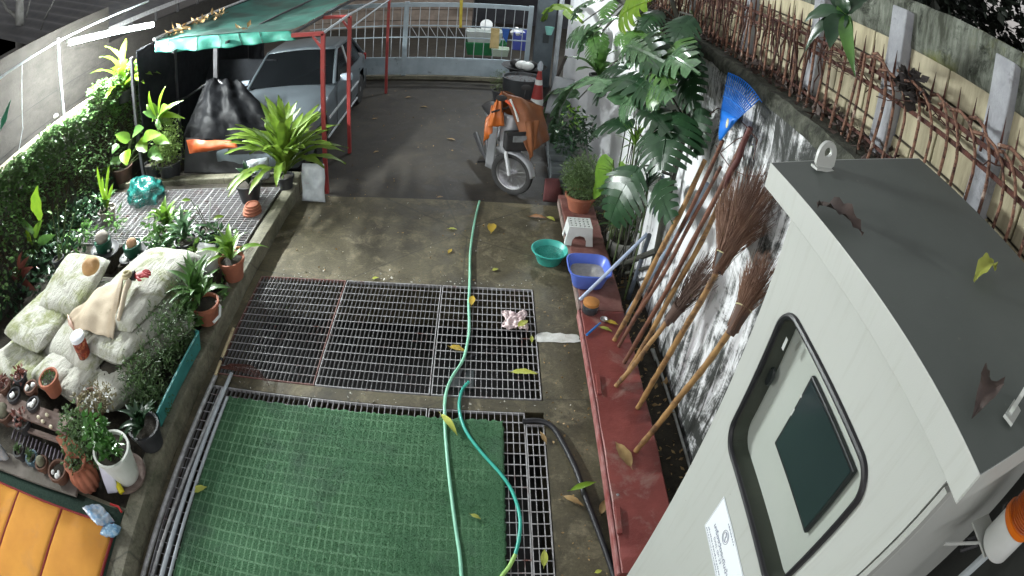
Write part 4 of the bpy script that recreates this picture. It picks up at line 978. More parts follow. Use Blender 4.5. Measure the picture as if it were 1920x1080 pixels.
def lug(p, yaw):
    P = [(-.045,0),(-.045,.055),(-.034,.085),(-.012,.1),(.012,.1),(.034,.085),(.045,.055),(.045,0)]
    lg = MB(); R = Matrix.Rotation(yaw,3,'Z'); n = 16; H = [(.018*math.cos(2*PI*k/n), .062+.018*math.sin(2*PI*k/n)) for k in range(n)]
    O_ = []
    for k in range(n):
        a = 2*PI*k/n; c_, s_ = math.cos(a), math.sin(a); best = 9
        for i in range(len(P)):
            x1, z1 = P[i]; x2, z2 = P[(i+1)%len(P)]; dx, dz = x2-x1, z2-z1; den = c_*dz - s_*dx
            if abs(den) < 1e-9: continue
            tt = (x1*dz - (z1-.062)*dx)/den; uu = (x1*s_ - (z1-.062)*c_)/den
            if tt > 0 and -1e-6 <= uu <= 1+1e-6: best = min(best, tt)
        O_.append((c_*best, .062 + s_*best))
    for off in (0, .012):
        lg.add([p + R @ Vector((x, off, z)) for x, z in O_] + [p + R @ Vector((x, off, z)) for x, z in H], [(i,(i+1)%n,n+(i+1)%n,n+i) for i in range(n)])
    lg.add([p + R @ Vector((x, 0, z)) for x, z in O_] + [p + R @ Vector((x, .012, z)) for x, z in O_], [(i,(i+1)%n,n+(i+1)%n,n+i) for i in range(n)])
    lg.add([p + R @ Vector((x, 0, z)) for x, z in H] + [p + R @ Vector((x, .012, z)) for x, z in H], [(i,(i+1)%n,n+(i+1)%n,n+i) for i in range(n)])
    lg.box(p + V(0,0,.004), (.1,.035,.008), yaw); return lg.build('lifting_lug', M_CREAM, roof)
def on_roof(px, py, up=0.0):
    d = ray(px, py); n = Vector((-(R1[1]-R0[1]), 0, R1[0]-R0[0])).normalized(); o_ = Vector((0,0,CAM_H)); q = Vector((R0[0],0,R0[1])) + n*up
    return o_ + d*((q-o_).dot(n)/d.dot(n))
lug(on_roof(1545, 318), .15); lug(on_roof(1898, 775), .35)
# paper notice with emblem and writing
sy, sz, sw, sh = 1.09, 1.49, .36, .2
K0, K1, Kb = WX(1358, 930, CX-.002), WX(1322, 987, CX-.002), WX(1400, 1080, CX-.002)
sy, sz1 = K0.y, K0.z; sh = K0.z-K1.z; sz0 = sz1-sh; sw = .42
nt_ = MB().span((CX-.0035, sy-sw, sz0), (CX-.0025, sy, sz1)).build('notice', M('white paper', (.86,.9,.93), None, rough=.5, bump=0), cb)
M_INK = M('blue black ink', (.06,.07,.2), None, rough=.6, bump=0); M_INKG = M('grey ink', (.25,.27,.36), None, rough=.6, bump=0)
def flat(mb, y0, y1, z0, z1, x=CX-.0042): return mb.span((x, y0, z0), (x+.0004, y1, z1))
bd = MB(); e = .004
for a in ((sy-sw+e, sy-e, sz1-e-.0012, sz1-e), (sy-sw+e, sy-e, sz0+e, sz0+e+.0012), (sy-e-.0012, sy-e, sz0+e, sz1-e), (sy-sw+e, sy-sw+e+.0012, sz0+e, sz1-e)): flat(bd, *a)
bd.build('border_line', M_INKG, nt_)
em = MB(); ec = V(CX-.0042, sy-.155, sz1-.3*sh)
for rr, k0, k1 in ((.029, 0, 40), (.021, 0, 40)): em.tube([ec + V(0, rr*math.cos(2*PI*k/40), rr*math.sin(2*PI*k/40)) for k in range(41)], .0014, 4, False)
em.tube([ec + V(0,-.012,-.014), ec + V(0,.002,.0), ec + V(0,-.004,.006), ec + V(0,.011,.015)], .0022, 4); em.build('emblem', M_INKG, nt_)
def writing(txt, y, z, h, mat_, wd):
    cu = bpy.data.curves.new('notice_writing', 'FONT'); cu.body = txt; cu.size = h; to = bpy.data.objects.new('notice_writing', cu); col.objects.link(to)
    dg = bpy.context.evaluated_depsgraph_get(); me = bpy.data.meshes.new_from_object(to.evaluated_get(dg)); bpy.data.objects.remove(to)
    if not len(me.vertices): return
    xs = [v.co.x for v in me.vertices]; kx = wd/max(1e-5, max(xs)-min(xs)); base = nt_.parent.location
    for v in me.vertices: v.co = Vector((CX-.0044, y - (v.co.x-min(xs))*kx, z + v.co.y)) - base
    me.materials.append(mat_); o = bpy.data.objects.new('notice_writing', me); col.objects.link(o); o.parent = nt_
writing('เครื่องวัดระดับน้ำ', sy-.055, sz1-.62*sh, .032, M_INK, .25)
writing('(บน), ปก 23', sy-.1, sz1-.74*sh, .024, M_INK, .13)
def small_print(y, z, h, wd):                     # lines too small to read in the photograph
    mb = MB(); x = 0.0
    while x < wd:
        d = rnd(.004, .011); flat(mb, y-x-d, y-x, z, z + h*rnd(.55, 1)); x += d + rnd(.002, .006)
    mb.build('small_print', M_INKG, nt_)
small_print(sy-.03, sz1-.86*sh, .011, .3); small_print(sy-.02, sz1-.94*sh, .007, .36); small_print(sy-.12, sz1-.1*sh, .008, .1)
# beacon on a bracket at the cabinet side
BCN = WY(1866, 1022, .2)
bk = thing('warning_beacon', 'amber warning beacon with white base on the cabinet side', 'beacon', V(1.33,.2,2.0))
c = BCN
M_AMB = M('amber lens', (.55,.1,.01), (.45,.08,.01), 4, .15, 0); MATS['amber lens'].node_tree.nodes['Principled BSDF'].inputs['Transmission Weight'].default_value = .25
MB().lathe([(.001,0),(.075,0),(.082,.01),(.08,.12),(.001,.121)], c, 32, Matrix.Scale(.86,3)).build('beacon_base', M_WHITEP, bk, True)
MB().lathe([(.078,.121),(.085,.125),(.085,.145),(.078,.147)], c, 32, Matrix.Scale(.86,3)).build('lens_collar', M('orange collar', (.7,.16,.01), None, rough=.3), bk, True)
t = NT('ribbed amber'); v = t.map((1,1,1)); x, y, z = t.sep(v); wv = t.n.new('ShaderNodeTexWave'); wv.bands_direction = 'Z'; wv.inputs['Scale'].default_value = 42; t.link(v, wv.inputs['Vector'])
cc_ = t.mix(t.noise(t.map((1,1,6)), 20, 3), (.22,.025,.004), (.7,.16,.015)); t.bump(wv.outputs['Fac'], .8, .004); M_LENS = t.out(cc_, .18); t.b.inputs['Transmission Weight'].default_value = .2
MB().lathe([(.076,.147),(.072,.25),(.06,.29),(.035,.305),(.001,.31)], c, 32, Matrix.Scale(.86,3)).build('beacon_lens', M_LENS, bk, True)
MB().box(c + V(-.01,.05,-.012), (.1,.13,.006)).build('bracket_plate', M_CREAM, bk)
MB().bar(c + V(-.06,.04,-.012), c + V(-.2,.1,-.03), .004, .012).build('bracket_arm', M_CREAM, bk)
MB().tube([c + V(-.06,.04,-.02), c + V(-.09,.06,-.06), c + V(-.03,.09,-.08), c + V(0,.06,-.03)], .008, 6).build('cable', M_RUBBER, bk, True)
MB().tube([c + V(.02,.0,-.02), c + V(.02,.0,-.45)], .016, 8).build('stand_pipe', M_STEEL, bk, True)
def roofleaf(label, px, py, pts, wd, m, curl):
    c = on_roof(px, py, .004); a, b = on_roof(*pts[0], .012), on_roof(*pts[1], .015); mb = MB()
    leaf(mb, a, b, wd, V(-.2,0,1), curl, .55, lance, .14, 12); tag(mb.build('fallen_leaf', m, None, True), label, 'leaf', 'fallen leaves')
roofleaf('dark curled dry leaf on the front edge of the cabinet roof', 1575, 410, ((1532,385),(1618,440)), .07, G_DRY, .12)
roofleaf('yellow green curled leaf in the middle of the cabinet roof', 1845, 518, ((1826,528),(1866,508)), .05, G_YELGREEN, .3)
roofleaf('dark crumpled dry leaf near the right end of the cabinet roof', 1835, 765, ((1856,718),(1822,785)), .07, G_DRY, .3)

# ================================================================== MOTORBIKE (front wheel steered to its left)
RW, FW = V(.13,7.78,.245), V(.405,6.64,.255)
mo = thing('motorbike', 'silver motorbike with spoked wheels parked on the rear yard under an orange cover', 'motorbike', V(.26,7.2,-.03))
hd_ = (FW-RW); hd_.z = 0; hd_.normalize(); side = V(hd_.y, -hd_.x, 0)      # side = rider's right
M_SILV = M('silver bike paint', (.36,.37,.39), (.28,.29,.31), 4, .3, .02, metal=.25)
M_DK = M('matt black panel', (.018,.018,.02), (.03,.03,.032), 8, .5, .1)
def wheel(c, axis, R, parent, spokes=18):
    axis = axis.normalized(); s, u = frame(axis); Rm = Matrix((s, u, axis)).transposed()
    wl_ = MB(); 
    prof = [(R-.075,-.026),(R-.04,-.04),(R-.01,-.032),(R,0),(R-.01,.032),(R-.04,.04),(R-.075,.026),(R-.075,-.026)]
    tyre = MB().lathe(prof, c, 36, Rm).build('tyre', M_TYRE, parent, True)
    wl_.lathe([(R-.085,-.02),(R-.074,-.024),(R-.074,.024),(R-.085,.02),(R-.09,.0),(R-.085,-.02)], c, 36, Rm); wl_.build('rim', M_CHROME, parent, True)
    sp = MB()
    for k in range(spokes):
        a = 2*PI*k/spokes; b = a + (.25 if k % 2 else -.25); z = .022 if k % 4 < 2 else -.022
        sp.tube([c + Rm @ Vector((.03*math.cos(b), .03*math.sin(b), z)), c + Rm @ Vector(((R-.08)*math.cos(a), (R-.08)*math.sin(a), 0))], .0026, 4)
    sp.build('spoke', M_GALV, parent, kind='stuff')
    MB().lathe([(.001,-.045),(.028,-.04),(.028,-.02),(.05,-.018),(.05,.018),(.028,.02),(.028,.04),(.001,.045)], c, 20, Rm).build('hub', M_CHROME, parent, True)
st_a = math.radians(46); fdir = Vector((hd_.x*math.cos(st_a)-hd_.y*math.sin(st_a), hd_.x*math.sin(st_a)+hd_.y*math.cos(st_a), 0)); fax = V(fdir.y, -fdir.x, 0)
fw_ = thing('x','x','x'); bpy.data.objects.remove(fw_)
fwh = bpy.data.objects.new('front_wheel', None); col.objects.link(fwh); fwh.parent = mo; wheel(FW, fax, .285, fwh)
rwh = bpy.data.objects.new('rear_wheel', None); col.objects.link(rwh); rwh.parent = mo; wheel(RW, side, .275, rwh)
head = FW - hd_*.2 + V(0,0,.62)
for q in (-1, 1): MB().tube([FW + fax*.065*q, FW + fax*.065*q + V(-fdir.x*.07,-fdir.y*.07,.26), head + fax*.05*q + V(0,0,-.1)], [.022,.024,.016], 10).build('fork_leg', M('fork silver', (.62,.64,.66), None, rough=.3), mo, True)
def mudg(u, v):
    a = .1 + 1.75*u; w_ = (v-.5)*.12; r = .315 - .35*abs(v-.5)**2*.4
    return FW + fdir*(r*math.cos(a)) + V(0,0,r*math.sin(a)) + fax*w_
mg = MB(); mg.grid(mudg, 18, 6); mg.build('front_mudguard', M_SILV, mo, True, solid=.004)
cw = MB()   # front cowl over the steering head
def cowl(u, v):
    z = .5 + .5*u; wdt = .17*(1-.25*u)*(.75+.25*math.sin(PI*u)); a = (v-.5)*PI*.95
    p = FW - hd_*(.13+.2*u*.45); return Vector((p.x, p.y, 0)) + side*(wdt*math.sin(a)) + hd_*(.12*math.cos(a)) + V(0,0,z)
cw.grid(cowl, 12, 12); cw.build('front_cowl', M_SILV, mo, True, solid=.006)
hlp = FW + V(0,0,.43); MB().box(FW + hd_*.0 + V(.05,0,.45), (.36,.14,.24), math.atan2(hd_.y, hd_.x) + PI/2, None).build('basket_front', M_DK, mo, bevel=.02)
MB().box(FW + hd_*.073 + V(.05,0,.5), (.2,.012,.085), math.atan2(hd_.y, hd_.x) + PI/2).build('headlight', M('headlight glass', (.3,.32,.34), (.18,.19,.2), 12, .12, .02), mo, bevel=.01)
MB().box(FW + hd_*.075 + V(.05,0,.58), (.37,.02,.03), math.atan2(hd_.y, hd_.x) + PI/2).build('carrier_rim', M_DK, mo)
ls = MB()
for q in (-1, 1):
    def shield(u, v): 
        z = .16 + .62*u; out = .17 + .07*v; return FW - hd_*(.28 + .14*v + .08*u) + side*(q*(out - .05*u)) + V(0,0,z - FW.z + .02)
    ls = MB(); ls.grid(shield, 8, 6); ls.build('leg_shield', M('dark silver paint', (.2,.205,.215), (.15,.155,.16), 4, .35, .02), mo, True, solid=.008)
bd_ = MB(); bd_.grid(lambda u, v: RW.lerp(FW, .05+.62*u) + V(0,0,.28+.16*(1-u)**2) + side*((v-.5)*.24*(1-.3*u)) + V(0,0,.12*math.sin(PI*v)), 10, 8); bd_.build('body_cover', M_SILV, mo, True, solid=.01)
se = MB(); se.grid(lambda u, v: RW.lerp(FW, -.1+.6*u) + V(0,0,.48) + side*((v-.5)*.26) + V(0,0,.07*math.sin(PI*v)), 12, 8); se.build('seat', M_BLACK, mo, True, solid=.03)
hb_ = head + V(0,0,.2); MB().tube([hb_ + fax*.34 - fdir*.1, hb_ + fax*.15 + V(0,0,.03), hb_ + V(0,0,.03), hb_ - fax*.15 + V(0,0,.03), hb_ - fax*.34 - fdir*.1], .013, 8).build('handlebar', M_DK, mo, True)
for q in (-1, 1):
    MB().tube([hb_ + fax*.26*q, hb_ + fax*.3*q + V(0,0,.18)], .006, 6).build('mirror_stem', M_DK, mo)
    MB().lathe([(.001,0),(.05,.006),(.05,.014),(.001,.018)], hb_ + fax*.31*q + V(0,0,.2), 16, Matrix.Rotation(PI/2,3,'X'), 1.3, .8).build('mirror', M_DK, mo, True)
MB().tube([RW.lerp(FW,.55) + side*.16 + V(0,0,-.09), RW.lerp(FW,.2) + side*.17 + V(0,0,-.06), RW - hd_*.2 + side*.17 + V(0,0,.02)], [.02,.035,.04], 10).build('exhaust', M_DK, mo, True)
MB().box(RW.lerp(FW,.5) + V(0,0,-.03), (.2,.32,.2), math.atan2(hd_.y,hd_.x)+PI/2).build('engine_block', M('engine grey', (.1,.1,.1), (.05,.05,.05), 12, .5, .2), mo, bevel=.02)
MB().bar(RW.lerp(FW,.55) - side*.32 + V(0,0,-.05), RW.lerp(FW,.55) + side*.32 + V(0,0,-.05), .03).build('foot_peg', M_BLACK, mo)
# orange / brown rain cover draped over the handlebars
M_ORG = M('orange nylon', (.52,.14,.02), (.42,.1,.016), 6, .45, .15, 20); M_ORB = M('brown orange nylon', (.3,.105,.035), (.22,.075,.028), 5, .5, .15, 20)
cv = thing('rain_cover', 'orange nylon cover draped over the handlebars of the motorbike', 'cover', V(.3,6.8,1.0))
pk = WY(943,172,6.78)
def drape(nm, q, m, ys, bulge, amp, fr=5, dirn=0):
    amp *= 1.5; fr *= 1.4; mb = MB(); a, b, c_, d = [WY(x, y, yy) for (x, y), yy in zip(q, ys)]; sheet(mb, a, b, c_, d, 22, 22, bulge, amp, fr, 3, dirn); return mb.build(nm, m, cv, True, solid=.004)
drape('left_panel', ((940,171),(926,196),(914,238),(946,236)), M_ORG, (6.8,6.7,6.62,6.6), V(0,-.05,.03), .018, 4)
drape('left_flap', ((924,196),(908,232),(905,272),(922,250)), M_ORG, (6.75,6.85,6.8,6.65), V(0,-.05,0), .02, 4)
drape('right_panel', ((943,171),(1015,199),(1030,262),(992,288)), M_ORB, (6.78,6.9,6.9,6.5), V(.02,-.1,.05), .022, 4)
drape('lower_tail', ((985,228),(1012,225),(1004,275),(994,302)), M_ORB, (6.55,6.65,6.6,6.52), V(0,-.03,0), .012, 4)
drape('back_panel', ((943,171),(1015,199),(1000,225),(925,215)), M_ORB, (6.85,6.95,7.5,7.5), V(0,0,.08), .02, 4)
o = drape('red_hood', ((936,182),(962,190),(975,215),(955,196)), M('orange red nylon', (.7,.09,.02), (.6,.07,.02), 6, .45, .1), (6.7,6.7,6.62,6.62), V(0,-.02,.02), .006); o['label'] = 'bright orange red hood edge'
MB().tube([WY(957,186,6.62), WY(966,208,6.6), WY(972,228,6.58)], .012, 6).build('reflective_strip', M_WHITEP, cv)

# ================================================================== CAR (front towards the camera)
XC = -3.13; HW = .83
car = thing('car', 'silver grey saloon car parked under the green net carport', 'car', (XC, 8.9, -.03))
M_CARP = M('silver car paint', (.15,.18,.2), (.13,.155,.175), 3, .3, .0, metal=.35)
M_GLASS = M('dark car glass', (.006,.007,.008), None, rough=.1, bump=0, spec=.2)
# stations along the length: y, half width, z sill, z belt, z top(centre)
ST = [(6.72,.55,.28,.52,.56),(6.8,.72,.2,.6,.66),(7.1,.8,.17,.68,.74),(7.7,.83,.16,.76,.84),(8.3,.84,.16,.83,.9),(8.55,.84,.16,.86,.92),(9.4,.84,.16,.88,.94),(10.2,.84,.17,.9,.96),(10.45,.83,.18,.9,.97),(10.8,.8,.22,.88,.95),(11.02,.74,.26,.84,.9),(11.1,.66,.34,.72,.76)]
def ring_(s):
    y, w_, zs, zb, zt = s; P = []
    for x, z in ((-.92,0),(-.99,.18),(-1,.45),(-.995,.7),(-.97,.92),(-.93,1.0)): P.append((x*w_, zs + (zb-zs)*z))
    L = P; R_ = [(-x, z) for x, z in reversed(P)]
    topn = [(-.75*w_, zb+(zt-zb)*.55), (-.4*w_, zt-.01), (0, zt), (.4*w_, zt-.01), (.75*w_, zb+(zt-zb)*.55)]
    return [V(XC+x, y, z-.03) for x, z in L + topn + R_]
def interp(S, y):
    for a, b in zip(S, S[1:]):
        if a[0] <= y <= b[0]: q = (y-a[0])/(b[0]-a[0]); return tuple(a[i]*(1-q)+b[i]*q for i in range(5))
    return S[-1]
ys = sorted(set([round(6.72 + k*(11.1-6.72)/70, 3) for k in range(71)])); rings = [ring_(interp(ST, min(max(y, 6.72), 11.1))) for y in ys]
FWY, RWY, WR = 7.62, 10.28, .3
cbm = MB(); nn = len(rings[0]); vs = []
for r_, y in zip(rings, ys): vs += r_
fs = []
for i in range(len(rings)-1):
    for j in range(nn-1):
        ym = (ys[i]+ys[i+1])/2; zm = sum(vs[k].z for k in (i*nn+j, i*nn+j+1, (i+1)*nn+j, (i+1)*nn+j+1))/4
        if any(abs(ym-wy) < .34 and (ym-wy)**2 + (zm-.26)**2 < .345**2 for wy in (FWY, RWY)) and (j < 5 or j > nn-7): continue
        fs.append((i*nn+j, i*nn+j+1, (i+1)*nn+j+1, (i+1)*nn+j))
fs += [tuple(range(nn)), tuple(range((len(rings)-1)*nn, len(rings)*nn))]
cbm.add(vs, fs); body = cbm.build('car_body', M_CARP, car, True)
ul = MB().span((XC-.78, 6.9, .12), (XC+.78, 10.95, .5)).build('underbody', M_BLACK, car)
# greenhouse
GH = [(8.5,.77,.9),(9.15,.64,1.345),(9.3,.62,1.37),(10.0,.61,1.37),(10.15,.62,1.345),(10.62,.75,.93)]
roofm = MB(); roofm.grid(lambda u, v: V(XC + (v-.5)*2*.63*(1-.03*abs(u-.5)), 9.12+1.06*u, 1.355 + .03*math.sin(PI*v)*1 + .012*math.sin(PI*u) - (.015 if u in (0,1) else 0)), 10, 10); roofm.build('roof_panel', M_CARP, car, True, solid=.02)
def quad(nm, P, m, solid=.008): return MB().add(P, [(0,1,2,3)]).build(nm, m, car, solid=solid)
quad('windscreen', [V(XC-.76,8.52,.885),V(XC+.76,8.52,.885),V(XC+.61,9.13,1.345),V(XC-.61,9.13,1.345)], M_GLASS)
quad('rear_window', [V(XC-.74,10.6,.93),V(XC+.74,10.6,.93),V(XC+.6,10.17,1.345),V(XC-.6,10.17,1.345)], M_GLASS)
for q in (-1, 1):
    S = lambda y, x, z: V(XC+q*x, y, z)
    quad('front_side_window', [S(8.68,.785,.875), S(9.42,.79,.885), S(9.42,.645,1.32), S(9.22,.645,1.32)], M_GLASS)
    quad('rear_side_window', [S(9.47,.79,.885), S(10.3,.785,.905), S(10.1,.65,1.32), S(9.47,.645,1.32)], M_GLASS)
    MB().tube([S(8.5,.78,.88), S(9.16,.635,1.35), S(10.1,.635,1.35), S(10.62,.77,.92)], .028, 8).build('roof_pillar', M_CARP, car, True)
    MB().bar(S(9.445,.795,.88), S(9.445,.65,1.34), .03).build('door_pillar', M('pale pillar trim', (.62,.66,.68), None, rough=.3), car)
    MB().bar(S(7.98,.845,.48), S(9.95,.848,.5), .014, .04).build('side_moulding', M('pale moulding', (.6,.64,.66), None, rough=.3), car)
    MB().bar(S(7.95,.83,.17), S(9.95,.83,.18), .02, .03).build('sill_strip', M('pale moulding', (.6,.64,.66)), car)
    for y in (8.45, 9.44): MB().bar(S(y,.846,.2), S(y,.842,.84), .006, .006).build('door_gap', M_BLACK, car)
    for y in (9.2, 10.05): MB().bar(S(y,.85,.72), S(y+.16,.85,.725), .018, .025).build('door_handle', M_CARP, car)
    mr = MB().box(S(8.72,.93,.93), (.2,.1,.12), 0).build('door_mirror', M('mirror paint', (.42,.5,.58), None, rough=.25), car, bevel=.03)
    MB().span(S(8.77,.84,.94) - V(.005,.002,.05), S(8.77,1.0,.94) + V(.005,.002,.05)).build('mirror_glass', M_CHROME, mr)
    for y in (FWY, RWY):
        whl = bpy.data.objects.new('wheel', None); col.objects.link(whl); whl.parent = car; c = S(y, .73, .255)
        Rm = Matrix.Rotation(q*PI/2, 3, 'Y')
        MB().lathe([(.18,-.08),(.27,-.085),(.288,-.05),(.29,.05),(.275,.085),(.19,.085)], c, 30, Rm).build('tyre', M_TYRE, whl, True)
        MB().lathe([(.19,.06),(.17,.08),(.08,.07),(.05,.085),(.001,.088)], c, 20, Rm).build('rim', M('dull alloy', (.3,.31,.32), (.2,.21,.22), 6, .4, .05, metal=.5), whl, True)
        MB().lathe([(.34,-.1),(.345,.03),(.3,.035),(.3,-.1)], c + V(0,0,.0), 30, Rm).build('arch_liner', M_BLACK, car, True)
    MB().box(S(6.8,.58,.58), (.32,.1,.13), -q*.35).build('headlight', M('headlight glass', (.3,.32,.34)), car, bevel=.02)
    MB().box(S(11.02,.62,.75), (.26,.12,.14), q*.25).build('tail_light', M('red tail lens', (.3,.02,.02), None, rough=.2), car, bevel=.02)
MB().box((XC,6.74,.5),(.7,.06,.1)).build('grille', M_BLACK, car, bevel=.01)
MB().span((XC-.02,6.9,.0),(XC+.02,6.91,.01)).build('tow_eye', M_BLACK, car)
for a, b in (((470,140),(505,128)),):
    pass

# ================================================================== CARPORT
sc_ = MB(); sheet(sc_, V(-5.05,6.7,2.25), V(-5.0,11.9,2.3), V(-5.0,11.9,.0), V(-5.05,6.7,.1), 30, 14, V(.05,0,0), .03, 3)  # added curtain that keeps the tube lamp's light off the car
tag(sc_.build('light_block_curtain', M('dark shade cloth', (.014,.0155,.018), (.022,.024,.027), 7, .9, .2, spec=.1), None, True, solid=.004), 'dark curtain added along the left side of the carport to block tube light', 'curtain')
cp_ = thing('carport', 'red post carport roofed with a green shade net', 'carport', (-3.2, 8.5, 0))
PX = -1.93
for y in (6.49, 7.81, 10.9):
    z1 = 2.12; MB().bar((PX, y, -.03), (PX-.01, y, z1), .05).build('post', M_POST, cp_)
    MB().bar((PX, y, z1), (PX-.42, y, z1+.01), .05).build('cross_beam', M_POST, cp_)
    MB().bar((PX, y+.002, z1-.22), (PX-.14, y+.002, z1-.03), .03).build('brace', M_POST, cp_)
    MB().bar((-5.0, y, -.03), (-5.0, y, 2.2), .05).build('post', M('dark post', (.05,.05,.055), (.03,.03,.033), 6, .6, .1), cp_)
MB().tube([(PX, 6.49, 2.13), (PX, 7.81, 2.16), (PX, 10.9, 2.12), (PX,11.9,2.12)], .019, 8).build('side_rail', M_STEEL, cp_, True)
MB().tube([(PX, 7.81, 1.93), (PX, 10.9, 1.98)], .014, 8).build('side_rail', M_STEEL, cp_, True)
for x in (-2.35, -3.3, -4.2): MB().bar((x, 6.5, 2.14), (x, 11.9, 2.16), .035).build('purlin', M('dark post', (.05,.05,.055)), cp_)
FL, FR = WY(292,77,6.7), WY(545,58,6.55); BR = V(-2.25, 11.9, 2.24); BLc = V(-4.5, 11.9, 2.36)
t = NT('green shade net'); v = t.map((1,1,1),'World'); n1 = t.noise(v, 3, 6, .7); c = t.mix(n1, (.012,.1,.075), (.025,.16,.12)); c = t.mix(t.ramp(t.noise(v, 1.3, 5), .45, .65), c, (.02,.06,.045)); M_NET = t.out(c, .8); t.b.inputs['Alpha'].default_value = .93
net = MB(); sheet(net, FL, FR, BR, BLc, 30, 40, V(0,0,-.14), .03, 1.8, 2); net.build('shade_net', M_NET, cp_, True)
va = MB(); F2, R2 = WY(290,98,6.62), WY(556,73,6.5); 
def val(u, v):
    p = FL.lerp(FR, u).lerp(F2.lerp(R2, u), v); return p + V(0, .03*math.sin(u*31)*v + .02*nz((u*9,v*2,0),1,4), -.05*math.sin(PI*u)*v - .012*abs(math.sin(u*24))*v)
va.grid(val, 70, 8); va.build('net_valance', M('bright teal net', (.03,.29,.21), (.022,.2,.15), 12, .6, .3, 90), cp_, True, solid=.004)
for q in (.12, .35, .52, .66, .8): MB().tube([val(q, 0) + V(0,-.01,0), val(q, 1) + V(0,-.012,0)], .005, 5).build('net_tie', M('dark tie', (.02,.05,.045)), cp_)
MB().tube([FL + V(-.03,0,.03), BLc + V(-.03,0,.03)], .025, 8).build('edge_pipe', M_GALV, cp_, True)
lf = MB()
for c in (FL.lerp(BLc,.1)+V(.1,0,.03), FL.lerp(BLc,.22)+V(.14,0,.02), FL.lerp(BLc,.3)+V(.2,0,.01)): clump(lf, c, .16, 26, .11, shape=(1,1.6,.2))
clump(lf, FL.lerp(FR,.6)+V(0,.45,-.02), .1, 7, .11, shape=(1,1,.15)); o = lf.build('leaf_litter', G_TAN); o['kind'] = 'stuff'; tag(o, 'fallen pale leaves gathered on the green carport net', 'leaf litter')
# dark tarpaulin hung from the carport, orange hem
tp_ = thing('tarpaulin', 'black plastic tarpaulin tied up to a peak with an orange hem', 'tarpaulin', V(-3.8,7.0,0))
M_TARP = M('black tarpaulin', (.0032,.0034,.004), (.007,.0075,.0085), 5, .5, .6, 7, spec=.05)
def tarp(nm, q, ys, m, bulge, amp, fr=4, dirn=0):
    mb = MB(); a, b, c_, d = [WY(x, y, yy) for (x, y), yy in zip(q, ys)]; sheet(mb, a, b, c_, d, 36, 30, bulge, amp, fr, 11, dirn); return mb.build(nm, m, tp_, True, solid=.004)
tarp('tarp_front', ((388,148),(448,150),(560,272),(340,264)), (7.6,7.6,6.75,6.7), M_TARP, V(0,-.12,.05), .05, 9, 0)
tarp('tarp_skirt', ((348,258),(515,268),(520,328),(345,325)), (6.72,6.78,6.7,6.66), M('black skirt', (.01,.01,.011), (.018,.018,.02), 5, .6, .2), V(0,.03,0), .02)
o = tarp('orange_hem', ((350,262),(442,264),(446,276),(356,288)), (6.62,6.68,6.62,6.6), M('orange tarp hem', (.5,.1,.02), (.4,.08,.02), 6, .5, .2), V(0,-.06,0), .03, 6, 0); o['label'] = 'crumpled orange hem'
o = tarp('dark_backdrop', ((300,120),(520,110),(505,235),(300,262)), (9.2,9.0,8.0,8.0), M('dark shade cloth', (.014,.0155,.018), (.022,.024,.027), 7, .9, .2, spec=.1), V(0,.1,0), .03)
o.parent = None; tag(o, 'dark grey shade cloth hanging behind the tarpaulin left of the car', 'cloth'); o.name = 'shade_cloth'; o.location += tp_.location
MB().bar(WY(405,90,7.7), WY(405,152,7.65), .07).build('tarp_post', M('dark post', (.05,.05,.055)), tp_)
MB().tube([WY(408,150,7.6), WY(455,185,7.3), WY(480,215,7.1)], .02, 6).build('tie_bar', M('dark post', (.05,.05,.055)), tp_)
MB().tube([WY(398,150,7.6), WY(350,182,7.8), WY(330,190,7.9)], .02, 6).build('tie_bar', M('dark post', (.05,.05,.055)), tp_)

# ================================================================== LEFT BED: SACKS AND WHAT LIES ON THEM
t = NT('woven sack'); v = t.map((1,1,1),'World'); n1 = t.noise(v, 2.6, 7, .7, .4); oi = t.n.new('ShaderNodeObjectInfo')
c = t.mix(t.ramp(n1, .4, .7), (.45,.45,.4), (.33,.33,.275)); c = t.mix(t.ramp(t.math('ADD', t.noise(v, 3.2, 8, .7, .5), t.math('MULTIPLY', oi.outputs['Random'], .16)), .57, .72), c, (.2,.22,.1))
c = t.mix(t.ramp(t.noise(v, 17, 6, .8), .62, .7), c, (.12,.12,.1)); t.bump(t.math('ADD', t.math('MULTIPLY', t.noise(v, 150, 2), .4), t.math('MULTIPLY', t.noise(t.map((2.2,.8,1),'World'), 6, 5, .6, 1.5), 2.5)), .5, .03); M_SACK = t.out(c, .85)
M_SACKB = M('beige sack cloth', (.58,.49,.36), (.48,.4,.29), 4, .85, .4, 120, src='World', stain=(.25,.2,.13), sscale=4, sa=.58, sb=.75)
SB = Matrix.Identity(3)
def sack(label, c, L, W, H, yaw, tilt=(0,0), m=None, seed=0.0):
    c = Vector(c); R = Matrix.Rotation(yaw,3,'Z') @ Matrix.Rotation(tilt[0],3,'X') @ Matrix.Rotation(tilt[1],3,'Y'); mb = MB(); n, k = 30, 22
    for sgn in (1, -1):
        def fn(u, v):
            a, b = 2*u-1, 2*v-1
            ox = a*(1 - .05*abs(b)**3); oy = b*(1 - .05*abs(a)**3)
            q = max(0, (1-abs(a)**4.2)*(1-abs(b)**3.4))**.48
            z = H*.5*q*sgn
            p = Vector((ox*L/2, oy*W/2, z)); 
            if sgn > 0: p.z += q*(.02*nz((a*1.6+seed, b*1.6, seed), 1.2) - .016*max(0, .12-abs(nz((a*1.3+seed, b*2.2, 2), 1.1)))/.12 + .006*nz((a*9, b*9+seed, 4), 1.4))
            return c + R @ p
        mb.grid(fn, n, k)
    mb.tube([c + R @ Vector((-L/2*(1-.1*abs(s)**3)*1.0, W/2*s*.96, .004)) for s in (-1,-.5,0,.5,1)], .008, 5)
    return tag(mb.build('sack', m or M_SACK, None, True), label, 'sack', 'white woven sacks piled on the bed')
